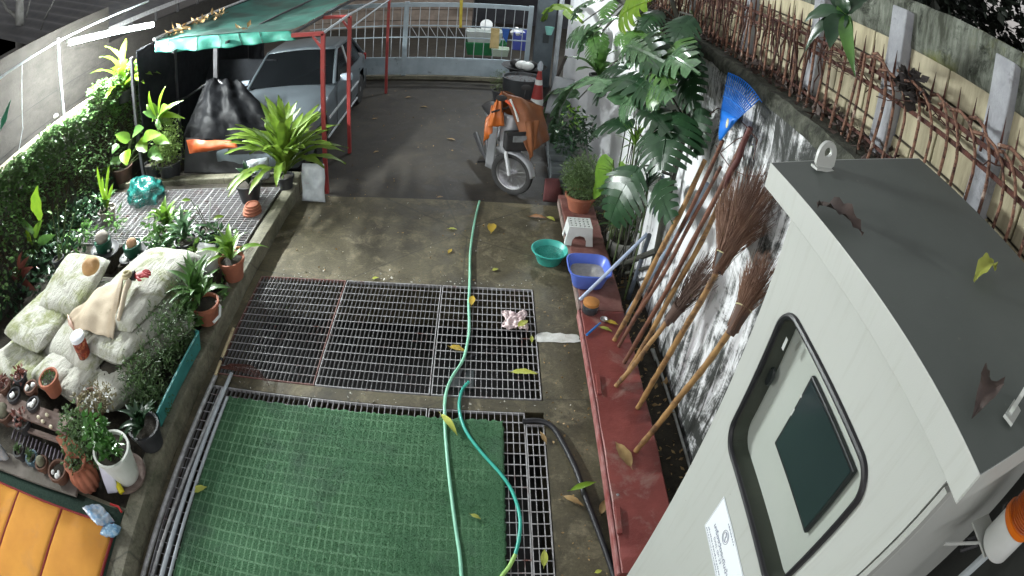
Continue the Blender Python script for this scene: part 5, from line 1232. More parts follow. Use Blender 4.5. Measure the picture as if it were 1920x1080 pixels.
Q = math.radians
def SK(label, px, py, z, L, W, H, yaw, tilt=(0,0), seed=0): return sack(label, G(px, py, z) - V(0,0,H*.42), L*1.42, W*1.46, H*.95, Q(yaw), (Q(tilt[0]), Q(tilt[1])), None, seed)
for k, (x0, y0, x1, y1, h) in enumerate(((-4.35,2.35,-2.8,3.9,.4),)):
    struct(MB().span((x0,y0,.12),(x1,y1,h)).build('soil', M_SOIL, bevel=.06))
SK('white woven sack at the back left corner of the pile behind the coconut', 132, 520, .66, .62, .52, .2, 92, (6,-6), 1)
SK('white woven sack in the back row carrying the red glove', 258, 520, .68, .9, .6, .24, 80, (-4,2), 2)
SK('white woven sack in the middle row at the left side of the pile', 84, 576, .58, .8, .56, .22, 82, (4,8), 3)
SK('white woven sack in the middle row beside the beige cloth, to its right', 240, 600, .57, .66, .5, .22, 74, (-6,6), 4)
SK('narrow white sack at the right edge of the pile near the back', 313, 535, .5, .6, .34, .2, 82, (-18,4), 5)
SK('white sack with green stains at the right edge in the middle', 275, 622, .44, .62, .42, .22, 66, (-14,6), 6)
SK('greenish stained sack at the front left end of the pile', 30, 655, .42, .6, .36, .22, 80, (10,16), 7)
SK('greenish sack second from the left in the front row', 72, 668, .43, .6, .34, .22, 84, (2,16), 8)
SK('white sack in the front row left of the jar', 118, 668, .46, .62, .38, .24, 80, (0,14), 9)
SK('yellowish stained sack under the jar in the front row', 163, 690, .42, .56, .34, .22, 74, (-4,14), 10)
SK('round grey white sack at the right front corner of the pile', 218, 696, .38, .56, .42, .24, 76, (-8,12), 11)
sack('white woven sack underneath the middle of the pile', V(-3.55,3.1,.42), 1.2, .95, .22, Q(80), (0,0), None, 13)
dm = MB(); d00, d10, d11, d01 = G(128,596,.62), G(238,516,.74), G(214,640,.6), G(140,622,.58)
def drp(u, v):
    p = (d00*(1-u)+d10*u)*(1-v) + (d01*(1-u)+d11*u)*v
    return p + V(0,0,.05*math.sin(PI*u) + .05*math.sin(PI*v)*math.sin(PI*u) + .014*math.sin(u*14 + v*3) + .012*nz((u*5,v*5,0),1,3) + (.035 if u > .9 else 0))
dm.grid(drp, 40, 26); tag(dm.build('empty_sack', M_SACKB, None, True, solid=.006), 'beige empty sack folded over the middle of the pile', 'sack')
rr = MB(); a = G(242,528,.79); b = G(222,600,.69)
rr.tube([a, a.lerp(b,.3)+V(0,0,.02), a.lerp(b,.7), b], [.032,.03,.026,.02], 10); tag(rr.build('rolled_cloth', M_SACKB, None, True), 'rolled up beige sack edge running down the pile', 'sack')
cr_ = MB(); c = G(240,520,.8)
cr_.tube([c + V(.045*math.cos(k*.55), .045*math.sin(k*.55), .006*k*.4) for k in range(24)], .014, 8); tag(cr_.build('rope_coil', M('beige rope', (.5,.45,.28), (.36,.32,.2), 22, .9, .6, 90), None, True), 'small coil of beige rope on the sack near the red glove', 'rope')
co = MB(); c = G(170,498,.83)
def coco(u, v):
    a = 2*PI*u; b = PI*v; r = 1 + .08*nz((math.cos(a)*math.sin(b), math.sin(a)*math.sin(b), math.cos(b)), 1.8, 4) + .05*math.cos(3*a)*math.sin(b)
    return c + Vector((.105*r*math.cos(a)*math.sin(b), .12*r*math.sin(a)*math.sin(b), .085*r*math.cos(b)))
co.grid(coco, 28, 18); tag(co.build('coconut', M('tan coconut husk', (.5,.3,.13), (.36,.2,.08), 5, .75, .3, 30, stain=(.6,.42,.25), sscale=6, sa=.55, sb=.7, src='World'), None, True), 'tan coconut husk lying on top of the white sacks', 'coconut')
# red work glove: palm, four fingers, thumb, dark cuff
gv = thing('work_glove', 'red rubber work glove with a dark cuff lying on a white sack', 'glove', G(265,515,.78)); c = G(258,516,.79); ax = (G(288,512,.78) - c).normalized(); sx_ = V(-ax.y, ax.x, 0)
M_GLV = M('red rubber glove', (.42,.035,.04), (.32,.025,.03), 8, .6, .3, 40)
gm = MB()
def ell(mb, c, r, m=None, nu=16, nv=10):
    m = m or Matrix.Identity(3); return mb.grid(lambda u, v: Vector(c) + m @ Vector((r[0]*math.cos(2*PI*u)*math.sin(PI*v), r[1]*math.sin(2*PI*u)*math.sin(PI*v), r[2]*math.cos(PI*v))), nu, nv)
Rg = Matrix((ax, sx_, V(0,0,1))).transposed()
ell(gm, c + ax*.02, (.06,.05,.022), Rg)
for k, (off, ln) in enumerate(((-.036,.075),(-.012,.09),(.013,.085),(.036,.065))):
    s0 = c + ax*.05 + sx_*off; d = (ax + sx_*off*4).normalized(); gm.tube([s0, s0 + d*ln*.5 + V(0,0,.012), s0 + d*ln, s0 + d*(ln+.01) - V(0,0,.006)], [.014,.014,.012,.005], 8)
s0 = c + sx_*-.035; gm.tube([s0, s0 - sx_*.04 + ax*.03, s0 - sx_*.055 + ax*.06], [.015,.014,.008], 8)
gm.build('glove_hand', M_GLV, gv, True)
MB().tube([c - ax*.03, c - ax*.085], [.046,.04], 14).build('cuff', M('dark knitted cuff', (.03,.025,.03), None, rough=.9), gv, True)
jr2 = thing('snack_jar', 'clear jar of red brown sweets with a white lid standing on the front sacks', 'jar', G(160,672,.46)); a = G(160,668,.47); b = a + V(-.05,.01,.0); up = (WY(143,628,a.y+.0) - a).normalized()
s_, u_ = frame(up); Rj = Matrix((s_, u_, up)).transposed()
MB().lathe([(.07,0),(.076,.01),(.078,.17),(.066,.19),(.001,.19)], a, 24, Rj).build('jar_body', M('jar of red sweets', (.33,.05,.025), (.12,.03,.02), 20, .18, .5, 30, stain=(.5,.16,.07), sscale=16, sa=.5, sb=.6), jr2, True)
MB().lathe([(.076,.192),(.082,.195),(.082,.235),(.076,.24),(.001,.241)], a, 28, Rj).build('lid', M('white lid', (.8,.84,.9), None, rough=.35, bump=0), jr2, True)
sh_ = MB(); sh_.tube([G(127,590,.66), G(131,606,.64), G(138,618,.6)], [.006,.024,.01], 8); tag(sh_.build('shell', M('pink cream shell', (.6,.42,.34), (.4,.22,.15), 20, .5, .2), None, True), 'small cream and brown shell leaning on the beige sack', 'shell')

# ================================================================== LEFT BED: GRATINGS, POTS AND PLANTS
PZ = .18
for k, (lb, x0, x1) in enumerate((('left bed grating panel nearest the hedge under the turquoise bag', -5.6, -4.58), ('middle bed grating panel behind the stone pots', -4.57, -3.55), ('bed grating panel beside the kerb under the clay saucers', -3.54, -2.5))):
    grating(lb, x0, x1, 4.86, 6.27, PZ-.015, .1, .05, .025, M_GRATE, along='x', tn=.006)
def potted(name, label, base, r0, r1, h, m, group=None, soil=True):
    th = thing(name, label, 'plant', Vector(base), group); pot(th, base, r0, r1, h, m, soil); return th
def lf(th, base, tip, w_, m, nrm=None, droop=.1, prof=heart, nm='leaf', fold=.2, wave=.0):
    base, tip = Vector(base), Vector(tip); mb = MB(); nrm = nrm or (V(-.3,-.6,1)).normalized(); leaf(mb, base, tip, w_, nrm, droop, fold, prof, wave, 10); return mb.build(nm, m, th, True)
def stemm(th, pts, r, m=None, nm='stem'): return MB().tube(pts, r, 6).build(nm, m or M('green stem', (.08,.12,.04), (.06,.08,.03), 8, .6, .1), th, True)
M_POTB = M('black nursery pot', (.02,.021,.024), (.035,.036,.04), 10, .55, .1)
G_BNF = leafmat('fern frond', (.2,.31,.04), (.12,.21,.028), .42, .25)
# big bird's nest fern beside the kerb
b = G(537,352,PZ); th = potted('birds_nest_fern', 'large green birds nest fern in a small black pot at the kerb end', b, .085, .11, .17, M_POTB)
rosette(th, b + V(0,0,.22), 40, .95, .11, G_BNF, (38, 84), .12, strap, 'frond', .09)
rosette(th, b + V(0,0,.2), 32, .95, .105, G_BNF, (4, 42), .2, strap, 'frond', .1, 1.0)
lf(th, b + V(0,-.05,.24), WY(533,330,b.y-.25), .12, G_LIME, V(0,-1,.3), .05, strap, 'frond')
# lime birds nest fern on the garden wall end
b = WX(232,180,-5.6); th = potted('birds_nest_fern', 'bright lime birds nest fern glowing under the tube lamp on the garden wall', b - V(0,0,.1), .1, .14, .2, M_POTB)
rosette(th, b + V(0,0,.1), 17, .85, .13, G_LIME, (5, 75), .2, strap, 'frond', .06, .4)
# yellow green croton like plant
b = G(292,335,.14); th = potted('croton', 'tall plant with lime yellow top leaves before the dark shade cloth', b, .13, .17, .28, M_POTB); yy = b.y
top = WY(296,212,yy); stemm(th, [b+V(0,0,.25), top.lerp(b,.4)+V(.03,0,0), top], [.018,.014,.01])
for px, py, w_, m in ((312,160,.09,G_LIME),(280,170,.09,G_LIME),(345,188,.1,G_LIME),(275,196,.16,G_FERN),(318,200,.2,G_FERN),(347,222,.1,G_LIME),(285,228,.13,G_FERN),(325,235,.14,G_FERN),(300,245,.12,G_MID),(268,210,.11,G_MID)): lf(th, top + V(rnd(-.03,.03),rnd(-.04,.04),rnd(-.12,0)), WY(px,py,yy-rnd(-.05,.22)), w_, m, V(-.2,-.7,.7).normalized(), .14, lance)
# taro with heart shaped leaves
b = G(235,345,.14); th = potted('taro_plant', 'leafy taro with pale heart shaped leaves against the hedge', b, .14, .18, .3, M('old brown pot', (.1,.05,.035), (.06,.035,.03), 6, .8, .3)); yy = b.y
for (bx, by), (tx, ty), w_, m in (((262,262),(276,285),.2,G_LIME),((236,282),(238,310),.2,G_LIME),((244,262),(216,252),.15,G_FERN),((268,258),(302,252),.16,G_FERN),((250,250),(270,240),.15,G_MID),((290,258),(318,268),.14,G_FERN),((280,280),(305,300),.16,G_MID),((222,270),(210,288),.13,G_MID),((205,318),(180,325),.1,G_FERN),((228,300),(205,305),.12,G_MID)):
    p0, p1 = WY(bx,by,yy-.15), WY(tx,ty,yy-.3); lf(th, p0, p1, w_*1.15, m, V(.1,-.75,.6).normalized(), .06, heart); stemm(th, [b + V(0,0,.25), b.lerp(p0,.6)+V(0,.04,.1), p0], .007)
# rounded bushy shrub
b = G(322,335,.14); th = potted('bushy_shrub', 'rounded yellow green bushy shrub left of the tarpaulin', b, .15, .2, .28, M_POTB); mb = MB()
for k in range(9): clump(mb, b + V(rnd(-.2,.2),rnd(-.2,.2),.5+rnd(-.15,.35)), .22, 170, .06, wide=.35)
mb.build('foliage', leafmat('yellow green bush', (.16,.24,.05), (.1,.17,.035), .5, .3), th, kind='stuff')
# upright strap leaved plant in a pale pot
b = G(205,415,.15); th = potted('strap_plant', 'strap leaved plant in a pale dusty pot left of the grating', b, .1, .15, .2, M('pale dusty pot', (.34,.3,.27), (.24,.21,.19), 8, .8, .2))
for px, py in ((182,312),(205,310),(192,330),(212,345)): lf(th, b + V(rnd(-.02,.02),0,.18), WY(px,py,b.y-.05), .06, G_LIME, V(0,-1,.2), .03, strap)
rosette(th, b + V(0,0,.18), 9, .4, .06, G_MID, (20,60), .2, lance, 'leaf')
# turquoise bag on the grating
mb = MB(); c = G(277,372,.2)
def bagf(u, v):
    a = 2*PI*u; r = (.26*max(0,math.cos(v*PI/2))**.55 + .02 - .05*max(0,.25-v))*(1+.22*nz((math.cos(a)*2, math.sin(a)*2, v*3),1.2,2)+.1*math.sin(a*7+v*5)); return c + V(r*math.cos(a)*1.15, r*math.sin(a), .33*v**.9 + .05*nz((math.cos(a)*2,math.sin(a)*2,v*4),1,3)*(v > .02)) + V(-.13*v*v,0,0)
mb.grid(bagf, 48, 20); mm = M('turquoise plastic film', (.008,.085,.075), (.02,.17,.15), 7, .22, .5, 24); mm.node_tree.nodes['Principled BSDF'].inputs['Alpha'].default_value = .82
tag(mb.build('plastic_bag', mm, None, True), 'crumpled turquoise plastic bag on the left end of the bed grating', 'bag')
# near kerb end: pots, saucers, bags
b = G(470,375,PZ); th = potted('potted_plant', 'dark green leafy plant in a black pot on the bed grating beside the kerb', b, .12, .17, .24, M_POTB); rosette(th, b + V(0,0,.22), 14, .3, .09, G_DARK, (10,70), .2, lance, 'leaf')
th = thing('clay_saucers', 'stack of upturned terracotta saucers on the bed grating next to the black pot', 'saucers', G(473,398,PZ)); c = G(473,398,PZ)
for k, (r, z, h) in enumerate(((.125,0,.035),(.12,.036,.035),(.105,.072,.04))): MB().lathe([(r,0),(r,.015),(r*.9,.018),(r*.84,h),(r*.7,h),(r*.68,h-.01),(.001,h-.01)], c + V(.004*k,.003*k,z), 28).build('saucer', M_TERRA, th, True)
def pouch(name, label, c, w_, h, d, yaw, m, lean_=.0, seed=0):
    mb = MB(); R = Matrix.Rotation(yaw,3,'Z') @ Matrix.Rotation(lean_,3,'X')
    for sg in (1,-1):
        def fn(u, v):
            a, b = 2*u-1, v; q = max(0,(1-abs(a)**3)*(1-abs(2*b-1)**4))**.5
            return Vector(c) + R @ Vector((a*w_/2*(1+.04*math.sin(b*9+seed)), sg*(d/2*q*(1.2-.5*b) + (.016*nz((a*2+seed,b*3,sg),1.5)+.008*nz((a*6,b*8,seed),1.5))*q), b*h))
        mb.grid(fn, 22, 24)
    return tag(mb.build(name, m, None, True), label, 'bag')
M_BAGW = M('printed white plastic bag', (.6,.65,.68), (.45,.5,.54), 9, .35, .35, 30, stain=(.55,.25,.25), sscale=9, sa=.64, sb=.7)
pouch('fertiliser_bag', 'white printed bag standing on the slab against the kerb end by the red post', G(588,378,0), .32, .5, .13, -.1, M_BAGW, -.12, 2)
pouch('grey_bag', 'grey white plastic bag behind the large fern', G(487,335,.2), .32, .3, .2, .3, M('grey plastic film', (.5,.53,.56), (.3,.33,.36), 9, .3, .4, 24), .1, 4)
# green pots with stones in grey tray rings
for k, (lb, px, py, ms) in enumerate((('dark green pot holding a large grey stone in a grey tray behind the sacks', 197, 470, ((.33,.3,.26),(.22,.2,.17))), ('dark green pot holding a small tan stone in a grey tray behind the sacks', 252, 478, ((.45,.27,.16),(.32,.19,.11))))):
    c = G(px,py,.34); th = thing('stone_pot', lb, 'pot', c); M_GP = M('dark green glaze', (.01,.085,.05), (.012,.06,.036), 5, .35, .1)
    MB().lathe([(.15,-.02),(.2,.0),(.215,.03),(.2,.035),(.16,.01),(.001,.0)], c, 30, Matrix.Rotation(.15-.3*k,3,'Y')).build('tray', M('grey plastic tray', (.06,.06,.064), (.04,.04,.043), 8, .5, .1), th, True)
    MB().lathe([(.09,.0),(.125,.05),(.125,.14),(.115,.145),(.1,.13),(.001,.13)], c, 26).build('pot', M_GP, th, True)
    mb = MB(); ell(mb, c + V(0,0,.15+.03*(1-k)), (.1-.025*k,.095-.025*k,.085-.02*k)); mb.build('stone', M('stone %d' % k, ms[0], ms[1], 7, .9, .4, src='World'), th, True)
    for q in range(3): a = 2+q*1.9; m_ = MB(); ell(m_, c + V(.15*math.cos(a), .15*math.sin(a), .045), (.022,.018,.014)); m_.build('pebble', M_WHITEP, th, True)
    struct(MB().span((c.x-.2,c.y-.2,.13),(c.x+.2,c.y+.2,.318)).build('soil', M_SOIL, bevel=.05))
# left edge: lime big leaf plant, bromeliad, stalk plant
b = G(68,505,.15); th = potted('broad_leaf_plant', 'plant with one tall pale lime leaf at the left edge', b, .1, .14, .2, M_POTB); yy = b.y
for (bx,by),(tx,ty),w_,m in (((74,414),(70,348),.26,G_LIME),((60,462),(50,420),.12,G_LIME),((64,446),(80,412),.13,G_FERN),((66,470),(45,480),.1,G_MID),((70,455),(105,440),.12,G_MID),((70,440),(30,400),.1,G_MID)):
    p0, p1 = WY(bx,by,yy-.05), WY(tx,ty,yy-.1); lf(th, p0, p1, w_, m, V(.2,-.9,.4).normalized(), .06, lance, wave=.05); stemm(th, [b+V(0,0,.15), b.lerp(p0,.6)+V(0,.02,.02), p0], .007)
b = G(115,505,.3); th = potted('stalk_plant', 'thin stalked plant in a small black pot at the sack corner', b, .07, .09, .16, M_POTB); yy = b.y
for px, py in ((125,378),(108,385),(98,400),(140,400)): p1 = WY(px,py,yy-.03); stemm(th, [b+V(0,0,.12), b.lerp(p1,.5)+V(.02,0,.03), p1], .006); lf(th, p1, p1 + V(rnd(-.1,.1),-.05,rnd(-.02,.08)), .05, random.choice((G_FERN,G_MID)), None, .1, lance)
b = G(45,540,.2); th = potted('bromeliad', 'red brown leaved bromeliad left of the sack pile', b, .1, .13, .16, M_POTB)
for (tx,ty) in ((42,470),(22,520),(70,545),(15,500),(62,500),(30,550),(55,480)): lf(th, b+V(0,0,.15), WY(tx,ty,b.y-.08), .11, G_BROWN, V(.2,-.8,.6).normalized(), .1, lance)
# undergrowth that fills the bed along the hedge
for k, (lb, pts) in enumerate((('tangled dark undergrowth between the hedge and the pots', ((20,420),(60,400),(110,420),(150,380),(150,420),(170,400),(30,470),(95,470),(20,560),(120,450),(10,390),(40,450),(75,520),(130,490),(15,520),(100,360),(180,360))), ('low leafy undergrowth around the stone pots', ((160,440),(215,420),(290,440),(300,455),(130,465),(320,440),(340,455))))):
    mb = MB()
    for px, py in pts:
        p = G(px, py, .3); clump(mb, p + V(0,0,.05), .3 if k == 0 else .17, 110 if k == 0 else 45, .11, wide=.5)
    o = mb.build('undergrowth', G_MID if k else G_DARK); o['kind'] = 'stuff'; tag(o, lb, 'undergrowth')
# plants and pots between sacks and kerb
M_WIREW = M('white wire', (.6,.6,.58), None, rough=.5)
b = G(392,505,.3); th = thing('wire_basket', 'white wire basket with a torn white bag beside the kerb plants', 'basket', b - V(0,0,.02))
MB().lathe([(.1,0),(.13,.16),(.125,.17),(.118,.16),(.09,.01),(.001,.0)], b, 22).build('basket_wall', M_WIREW, th, True)
MB().tube([b + V(.135*math.cos(k*PI/10), .135*math.sin(k*PI/10), .17) for k in range(21)], .012, 6).build('rim', M('cream rim', (.62,.6,.48), None, rough=.5), th, True)
mb = MB()
for k in range(3): sheet(mb, b+V(-.08,-.06+.04*k,.12), b+V(.06,-.08+.05*k,.12), b+V(.1,-.02+.05*k,.24), b+V(-.1,.0+.04*k,.26), 8, 8, amp=.03, freq=7, seed=k)
mb.build('torn_bag', M_WHITEP, th, True)
struct(MB().span((b.x-.16,b.y-.15,.13),(b.x+.13,b.y+.15,.28)).build('soil', M_SOIL, bevel=.04))
b = G(440,520,.19); th = potted('potted_plant', 'broad leaved plant in a terracotta pot standing on the kerb edge with an orange stick', b, .1, .135, .22, M_TERRA)
rosette(th, b+V(0,0,.2), 16, .4, .08, G_FERN, (5,70), .2, lance, 'leaf'); MB().tube([G(432,465,.42), G(468,462,.42)], .012, 8).build('orange_stick', M('orange stick', (.6,.25,.05), None, rough=.5), th, True)
b = G(392,600,.19); th = potted('peace_lily', 'leafy dark green plant in a terracotta pot with a white hoop on the kerb edge', b, .1, .14, .2, M_TERRA)
rosette(th, b+V(-.05,0,.2), 26, .46, .085, G_MID, (0,80), .22, lance, 'leaf'); MB().tube([G(400,605,.3), G(412,592,.32), G(413,575,.34), G(405,565,.36)], .014, 8).build('white_hoop', M_WHITEP, th, True)
b = G(395,450,.17); th = potted('orchid_cluster', 'thin stemmed orchids with a white stake at the edge of the bed grating', b, .1, .13, .16, M_POTB)
MB().tube([b+V(0,0,.1), WY(395,370,b.y)], .009, 6).build('stake', M_WHITEP, th)
for px, py in ((358,375),(370,385),(335,390),(420,405),(440,430),(340,440),(310,425),(345,425)): p1 = WY(px,py,b.y-.05); stemm(th, [b+V(0,0,.1), b.lerp(p1,.6)+V(0,0,.06), p1], .005); lf(th, p1, p1+V(rnd(-.14,.14),-.08,rnd(-.05,.05)), .06, random.choice((G_FERN,G_MID,G_LIME)), None, .15, lance)
b = G(318,448,.17); th = potted('leafy_plant', 'lime leaved seedling cluster behind the red glove sack', b, .11, .14, .14, M_POTB); rosette(th, b+V(0,0,.14), 20, .38, .1, G_FERN, (10,75), .2, heart, 'leaf')
b = G(352,470,.25); th = potted('leafy_plant', 'grey green leafed plant between the lime seedlings and the wire basket', b, .11, .14, .14, M_POTB); rosette(th, b+V(0,0,.14), 18, .4, .06, G_PALE, (0,70), .25, lance, 'leaf')
# fine leaved shrub trailing over the kerb
th = thing('trailing_shrub', 'fine leaved dark green shrub trailing between sacks and the teal board', 'shrub', G(310,680,.2)); mb = MB()
for px, py, z, r, n in ((340,560,.5,.16,170),(330,590,.5,.18,240),(318,620,.48,.2,300),(300,650,.45,.2,340),(285,680,.42,.2,340),(270,710,.4,.2,340),(262,735,.36,.17,260),(290,745,.3,.14,200),(345,600,.4,.14,160),(300,600,.5,.13,120),(255,690,.42,.13,160),(320,655,.36,.16,220)):
    clump(mb, G(px,py,z) + V(rnd(-.04,.04),rnd(-.05,.05),rnd(-.03,.09)), r*1.1, int(n*1.3), .055, wide=.26)
mb.build('foliage', G_GREY, th, kind='stuff')
sm = MB()
for k in range(26): p = G(300,700,.18) + V(rnd(-.1,.1), rnd(-.3,.5), 0); sm.tube([p, p+V(rnd(-.12,.12), rnd(-.1,.1), .2), p+V(rnd(-.2,.2), rnd(-.2,.2), .32)], [.006,.005,.002], 4)
sm.build('stem', M('creeper stem', (.07,.05,.03)), th, kind='stuff')
for lb, pts, m in (('leafy green clump spilling between the wire basket and the sacks', ((345,525,.35),(360,555,.35),(335,500,.35),(370,480,.35)), G_FERN), ('dark leafy clump under the terracotta pots by the kerb', ((400,560,.25),(385,585,.2),(420,500,.25),(350,600,.3)), G_MID), ('pale leafy clump behind the wire basket at the grating edge', ((330,455,.3),(375,455,.3),(410,445,.3),(300,470,.3)), G_PALE)):
    mb = MB()
    for px, py, z in pts: clump(mb, G(px,py,z), .14, 60, .1, wide=.45)
    o = mb.build('leafy_clump', m); o['kind'] = 'stuff'; tag(o, lb, 'undergrowth')
# teal board on edge
a, b = G(373,622,.38), G(296,775,.38); a2, b2 = G(376,655,.2), G(303,800,.2)
bd2 = thing('teal_board', 'teal painted board standing on edge along the kerb', 'board', a.lerp(b,.5) - V(0,0,.15)); mb = MB(); mb.prism([a, b, b2 + V(0,0,0), a2], V(-.02,.0,.0)); mb.build('board', M('teal paint', (.045,.27,.26), (.035,.21,.2), 5, .5, .1), bd2)
MB().prism([a, a2, a2 + V(-.09,.03,0), a + V(-.05,.02,0)], V(0,.008,0)).build('end_flange', M('teal paint', (.045,.27,.26)), bd2)

# ================================================================== LEFT FRONT: SHELVES, SMALL POTS, ORANGE MAT
th = thing('floor_carpet', 'dark green carpet strip between the shelf and the orange mat', 'carpet', (-3.6,.8,.15)); mb = MB()
M_CARPET = M('dark green carpet', (.012,.035,.024), (.03,.06,.045), 60, .95, .6, 90, src='World')
mb.grid(lambda u, v: V(-5.4 + 2.97*u, -1.2 + 2.62*v - .18*u*(v > .5)*0 , .187 + .004*nz((u*9,v*9,0),1)), 30, 20); mb.build('carpet_sheet', M_CARPET, th, True, solid=.008)
struct(MB().span((-5.6,-1.4,.1),(-2.434,1.46,.18)).build('bed_slab', M_CURB))
om = thing('floor_mat', 'orange folding floor mat with dark red piping at the lower left', 'mat', (-3.2,.7,.2)); OZ = .215
M_ORM = M('orange woven mat', (.6,.27,.035), (.52,.22,.028), 3, .85, .35, 240, src='World', stain=(.42,.2,.06), sscale=2.2, sa=.55, sb=.8); M_PIP = M('dark red piping', (.2,.01,.012), None, rough=.7)
c0, c1, c2, c3 = G(218,990,OZ), G(118,957,OZ), G(30,918,OZ), G(-40,885,OZ); v0 = (G(195,1080,OZ) - c0); v0.normalize(); v0 = V(-.02,-1,0)
cs = [V(-2.44,1.265,OZ), V(-3.055,1.215,OZ), V(-3.68,1.165,OZ), V(-4.3,1.115,OZ)]
for a, b in zip(cs, cs[1:]):
    g_ = (b-a)*.012; P = [a+g_, b-g_, b-g_+v0*1.9, a+g_+v0*1.9]; mb = MB()
    def mpt(u, v, P=P): q = (P[0]*(1-u)+P[1]*u)*(1-v) + (P[3]*(1-u)+P[2]*u)*v; return q + V(0,0,.014*min(1,8*u*(1-u))*min(1,8*v*(1-v)) + .004*nz(q,5))
    mb.grid(mpt, 14, 30); mb.build('panel', M_ORM, om, True, solid=.01)
for a in cs: MB().tube([a+V(0,0,.004), a+v0*.7+V(.008,0,.004), a+v0*1.9+V(0,0,.004)], .011, 8).build('piping', M_PIP, om, True)
MB().tube([c+V(0,0,.004) for c in cs], .011, 8).build('piping', M_PIP, om, True)
# plank shelves
M_OLDW = M('weathered grey brown board', (.13,.09,.075), (.2,.15,.13), 4, .85, .4, 40, stretch=(1,6,6), src='World')
ps = thing('plant_shelf', 'low stepped shelf of weathered boards crowded with small pots', 'shelf', (-3.6,1.7,.18))
def board(p, q, z, wd, nm='shelf_board', m=None): a, b = G(*p,z), G(*q,z); return MB().bar(a, b, wd, .03).build(nm, m or M_OLDW, ps, bevel=.004)
board((-70,720), (132,800), .5, .17); board((-60,838), (148,912), .24, .2, m=M('grey concrete board', (.2,.18,.16), (.13,.12,.1), 6, .9, .3))
board((-40,770), (140,835), .4, .05)
for px, py in ((120,800),(140,900)): a = G(px,py,.3); MB().span((a.x-.03,a.y-.03,.17),(a.x+.03,a.y+.03,.22 if py > 850 else .48)).build('shelf_leg', M_OLDW, ps)
ct = MB()
for k in range(14): a = G(25+7*k, 815+3.4*k, .26); ct.box(a, (.012,.12,.02), .2)
ct.build('slat_rack', M('violet grey slat', (.15,.13,.16), None, rough=.6), ps, kind='stuff')
smallm = [M_TERRA, M_POTB, M('brown clay', (.14,.07,.045), (.09,.045,.03), 8, .8, .3), M('blue grey glaze', (.06,.12,.16), (.05,.09,.12), 6, .4, .1)]
def smallpot(lb, px, py, z, r, h, m, kind, tilt=0):
    b = G(px,py,z); th = thing('small_pot', lb, 'pot', b, None); pot(th, b, r*.75, r, h, m)
    top = b + V(0,0,h*.9)
    if kind == 'rosette': rosette(th, top, 10, r*1.3, r*.5, G_GREY, (20,70), .1, lance, 'leaf')
    elif kind == 'moss': mb = MB(); clump(mb, top, r*.9, 130, .028, shape=(1,1,.4)); mb.build('foliage', G_MID, th, kind='stuff')
    elif kind == 'shell':
        for q in range(4): m_ = MB(); ell(m_, top + V(rnd(-.6,.6)*r, rnd(-.6,.6)*r, .015), (rnd(.022,.035), rnd(.016,.024), .016), Matrix.Rotation(rnd(0,3),3,'Z')); m_.build('white_stone', M_WHITEP, th, True)
    elif kind == 'cactus': mb = MB(); ell(mb, top + V(0,0,r*.3), (r*.75,r*.75,r*.7)); mb.build('cactus', M('grey cactus', (.2,.19,.14), (.12,.13,.08), 20, .8, .4), th, True)
    elif kind == 'dry': mb = MB(); clump(mb, top+V(0,0,.03), r*1.0, 60, .06, shape=(1,1,.6)); mb.build('foliage', G_BROWN, th, kind='stuff')
    return th
smallpot('terracotta pot with mossy soil on the upper shelf by the front sacks', 104, 735, .5, .11, .17, M_TERRA, 'moss')
smallpot('small brown pot with an orange dry plant at the upper left shelf end', 14, 735, .5, .085, .1, smallm[2], 'dry')
smallpot('small dark pot with dry brown stems on the upper shelf', 46, 722, .5, .08, .12, M_POTB, 'dry')
smallpot('small pot topped with white shells on the upper shelf left of the terracotta pot', 64, 738, .5, .075, .09, smallm[2], 'shell')
smallpot('round dark pot with one white egg shaped stone at the upper shelf edge', 30, 748, .5, .085, .06, M_POTB, 'shell')
smallpot('flat dark pot with white stones in the middle of the upper shelf edge', 66, 765, .5, .075, .06, M_POTB, 'shell')
smallpot('brown pot with pale cactus at the left end below the upper shelf', 18, 790, .36, .1, .12, smallm[2], 'cactus')
smallpot('dark round pot with an orange dry plant below the upper shelf', 52, 805, .36, .105, .12, M_POTB, 'dry')
smallpot('small dark pot with tiny leaves at the left of the lower shelf', 44, 858, .26, .07, .1, M_POTB, 'rosette')
smallpot('small blue grey pot with a grey rosette on the lower shelf', 66, 868, .26, .07, .08, smallm[3], 'rosette')
smallpot('small pot with a grey round cactus on the lower shelf', 86, 880, .26, .07, .09, smallm[2], 'cactus')
smallpot('dark round pot with white stones at the right of the lower shelf', 118, 897, .26, .1, .11, smallm[2], 'shell')
for k, (px, py) in enumerate(((80,790),(88,778),(95,800),(72,782))):
    m_ = MB(); ell(m_, G(px,py,.54), (.024,.018,.016)); tag(m_.build('pebble', M('yellowish pebble', (.6,.55,.4), None, rough=.5), None, True), 'little pale pebble on the upper shelf edge among the pots', 'pebble', 'little pale pebbles on the upper shelf edge')
pouch('grey_bag', 'grey plastic bag hanging at the left end of the shelves', G(4,860,.25), .24, .3, .1, .3, M('grey plastic film', (.5,.53,.56)), .0, 7)
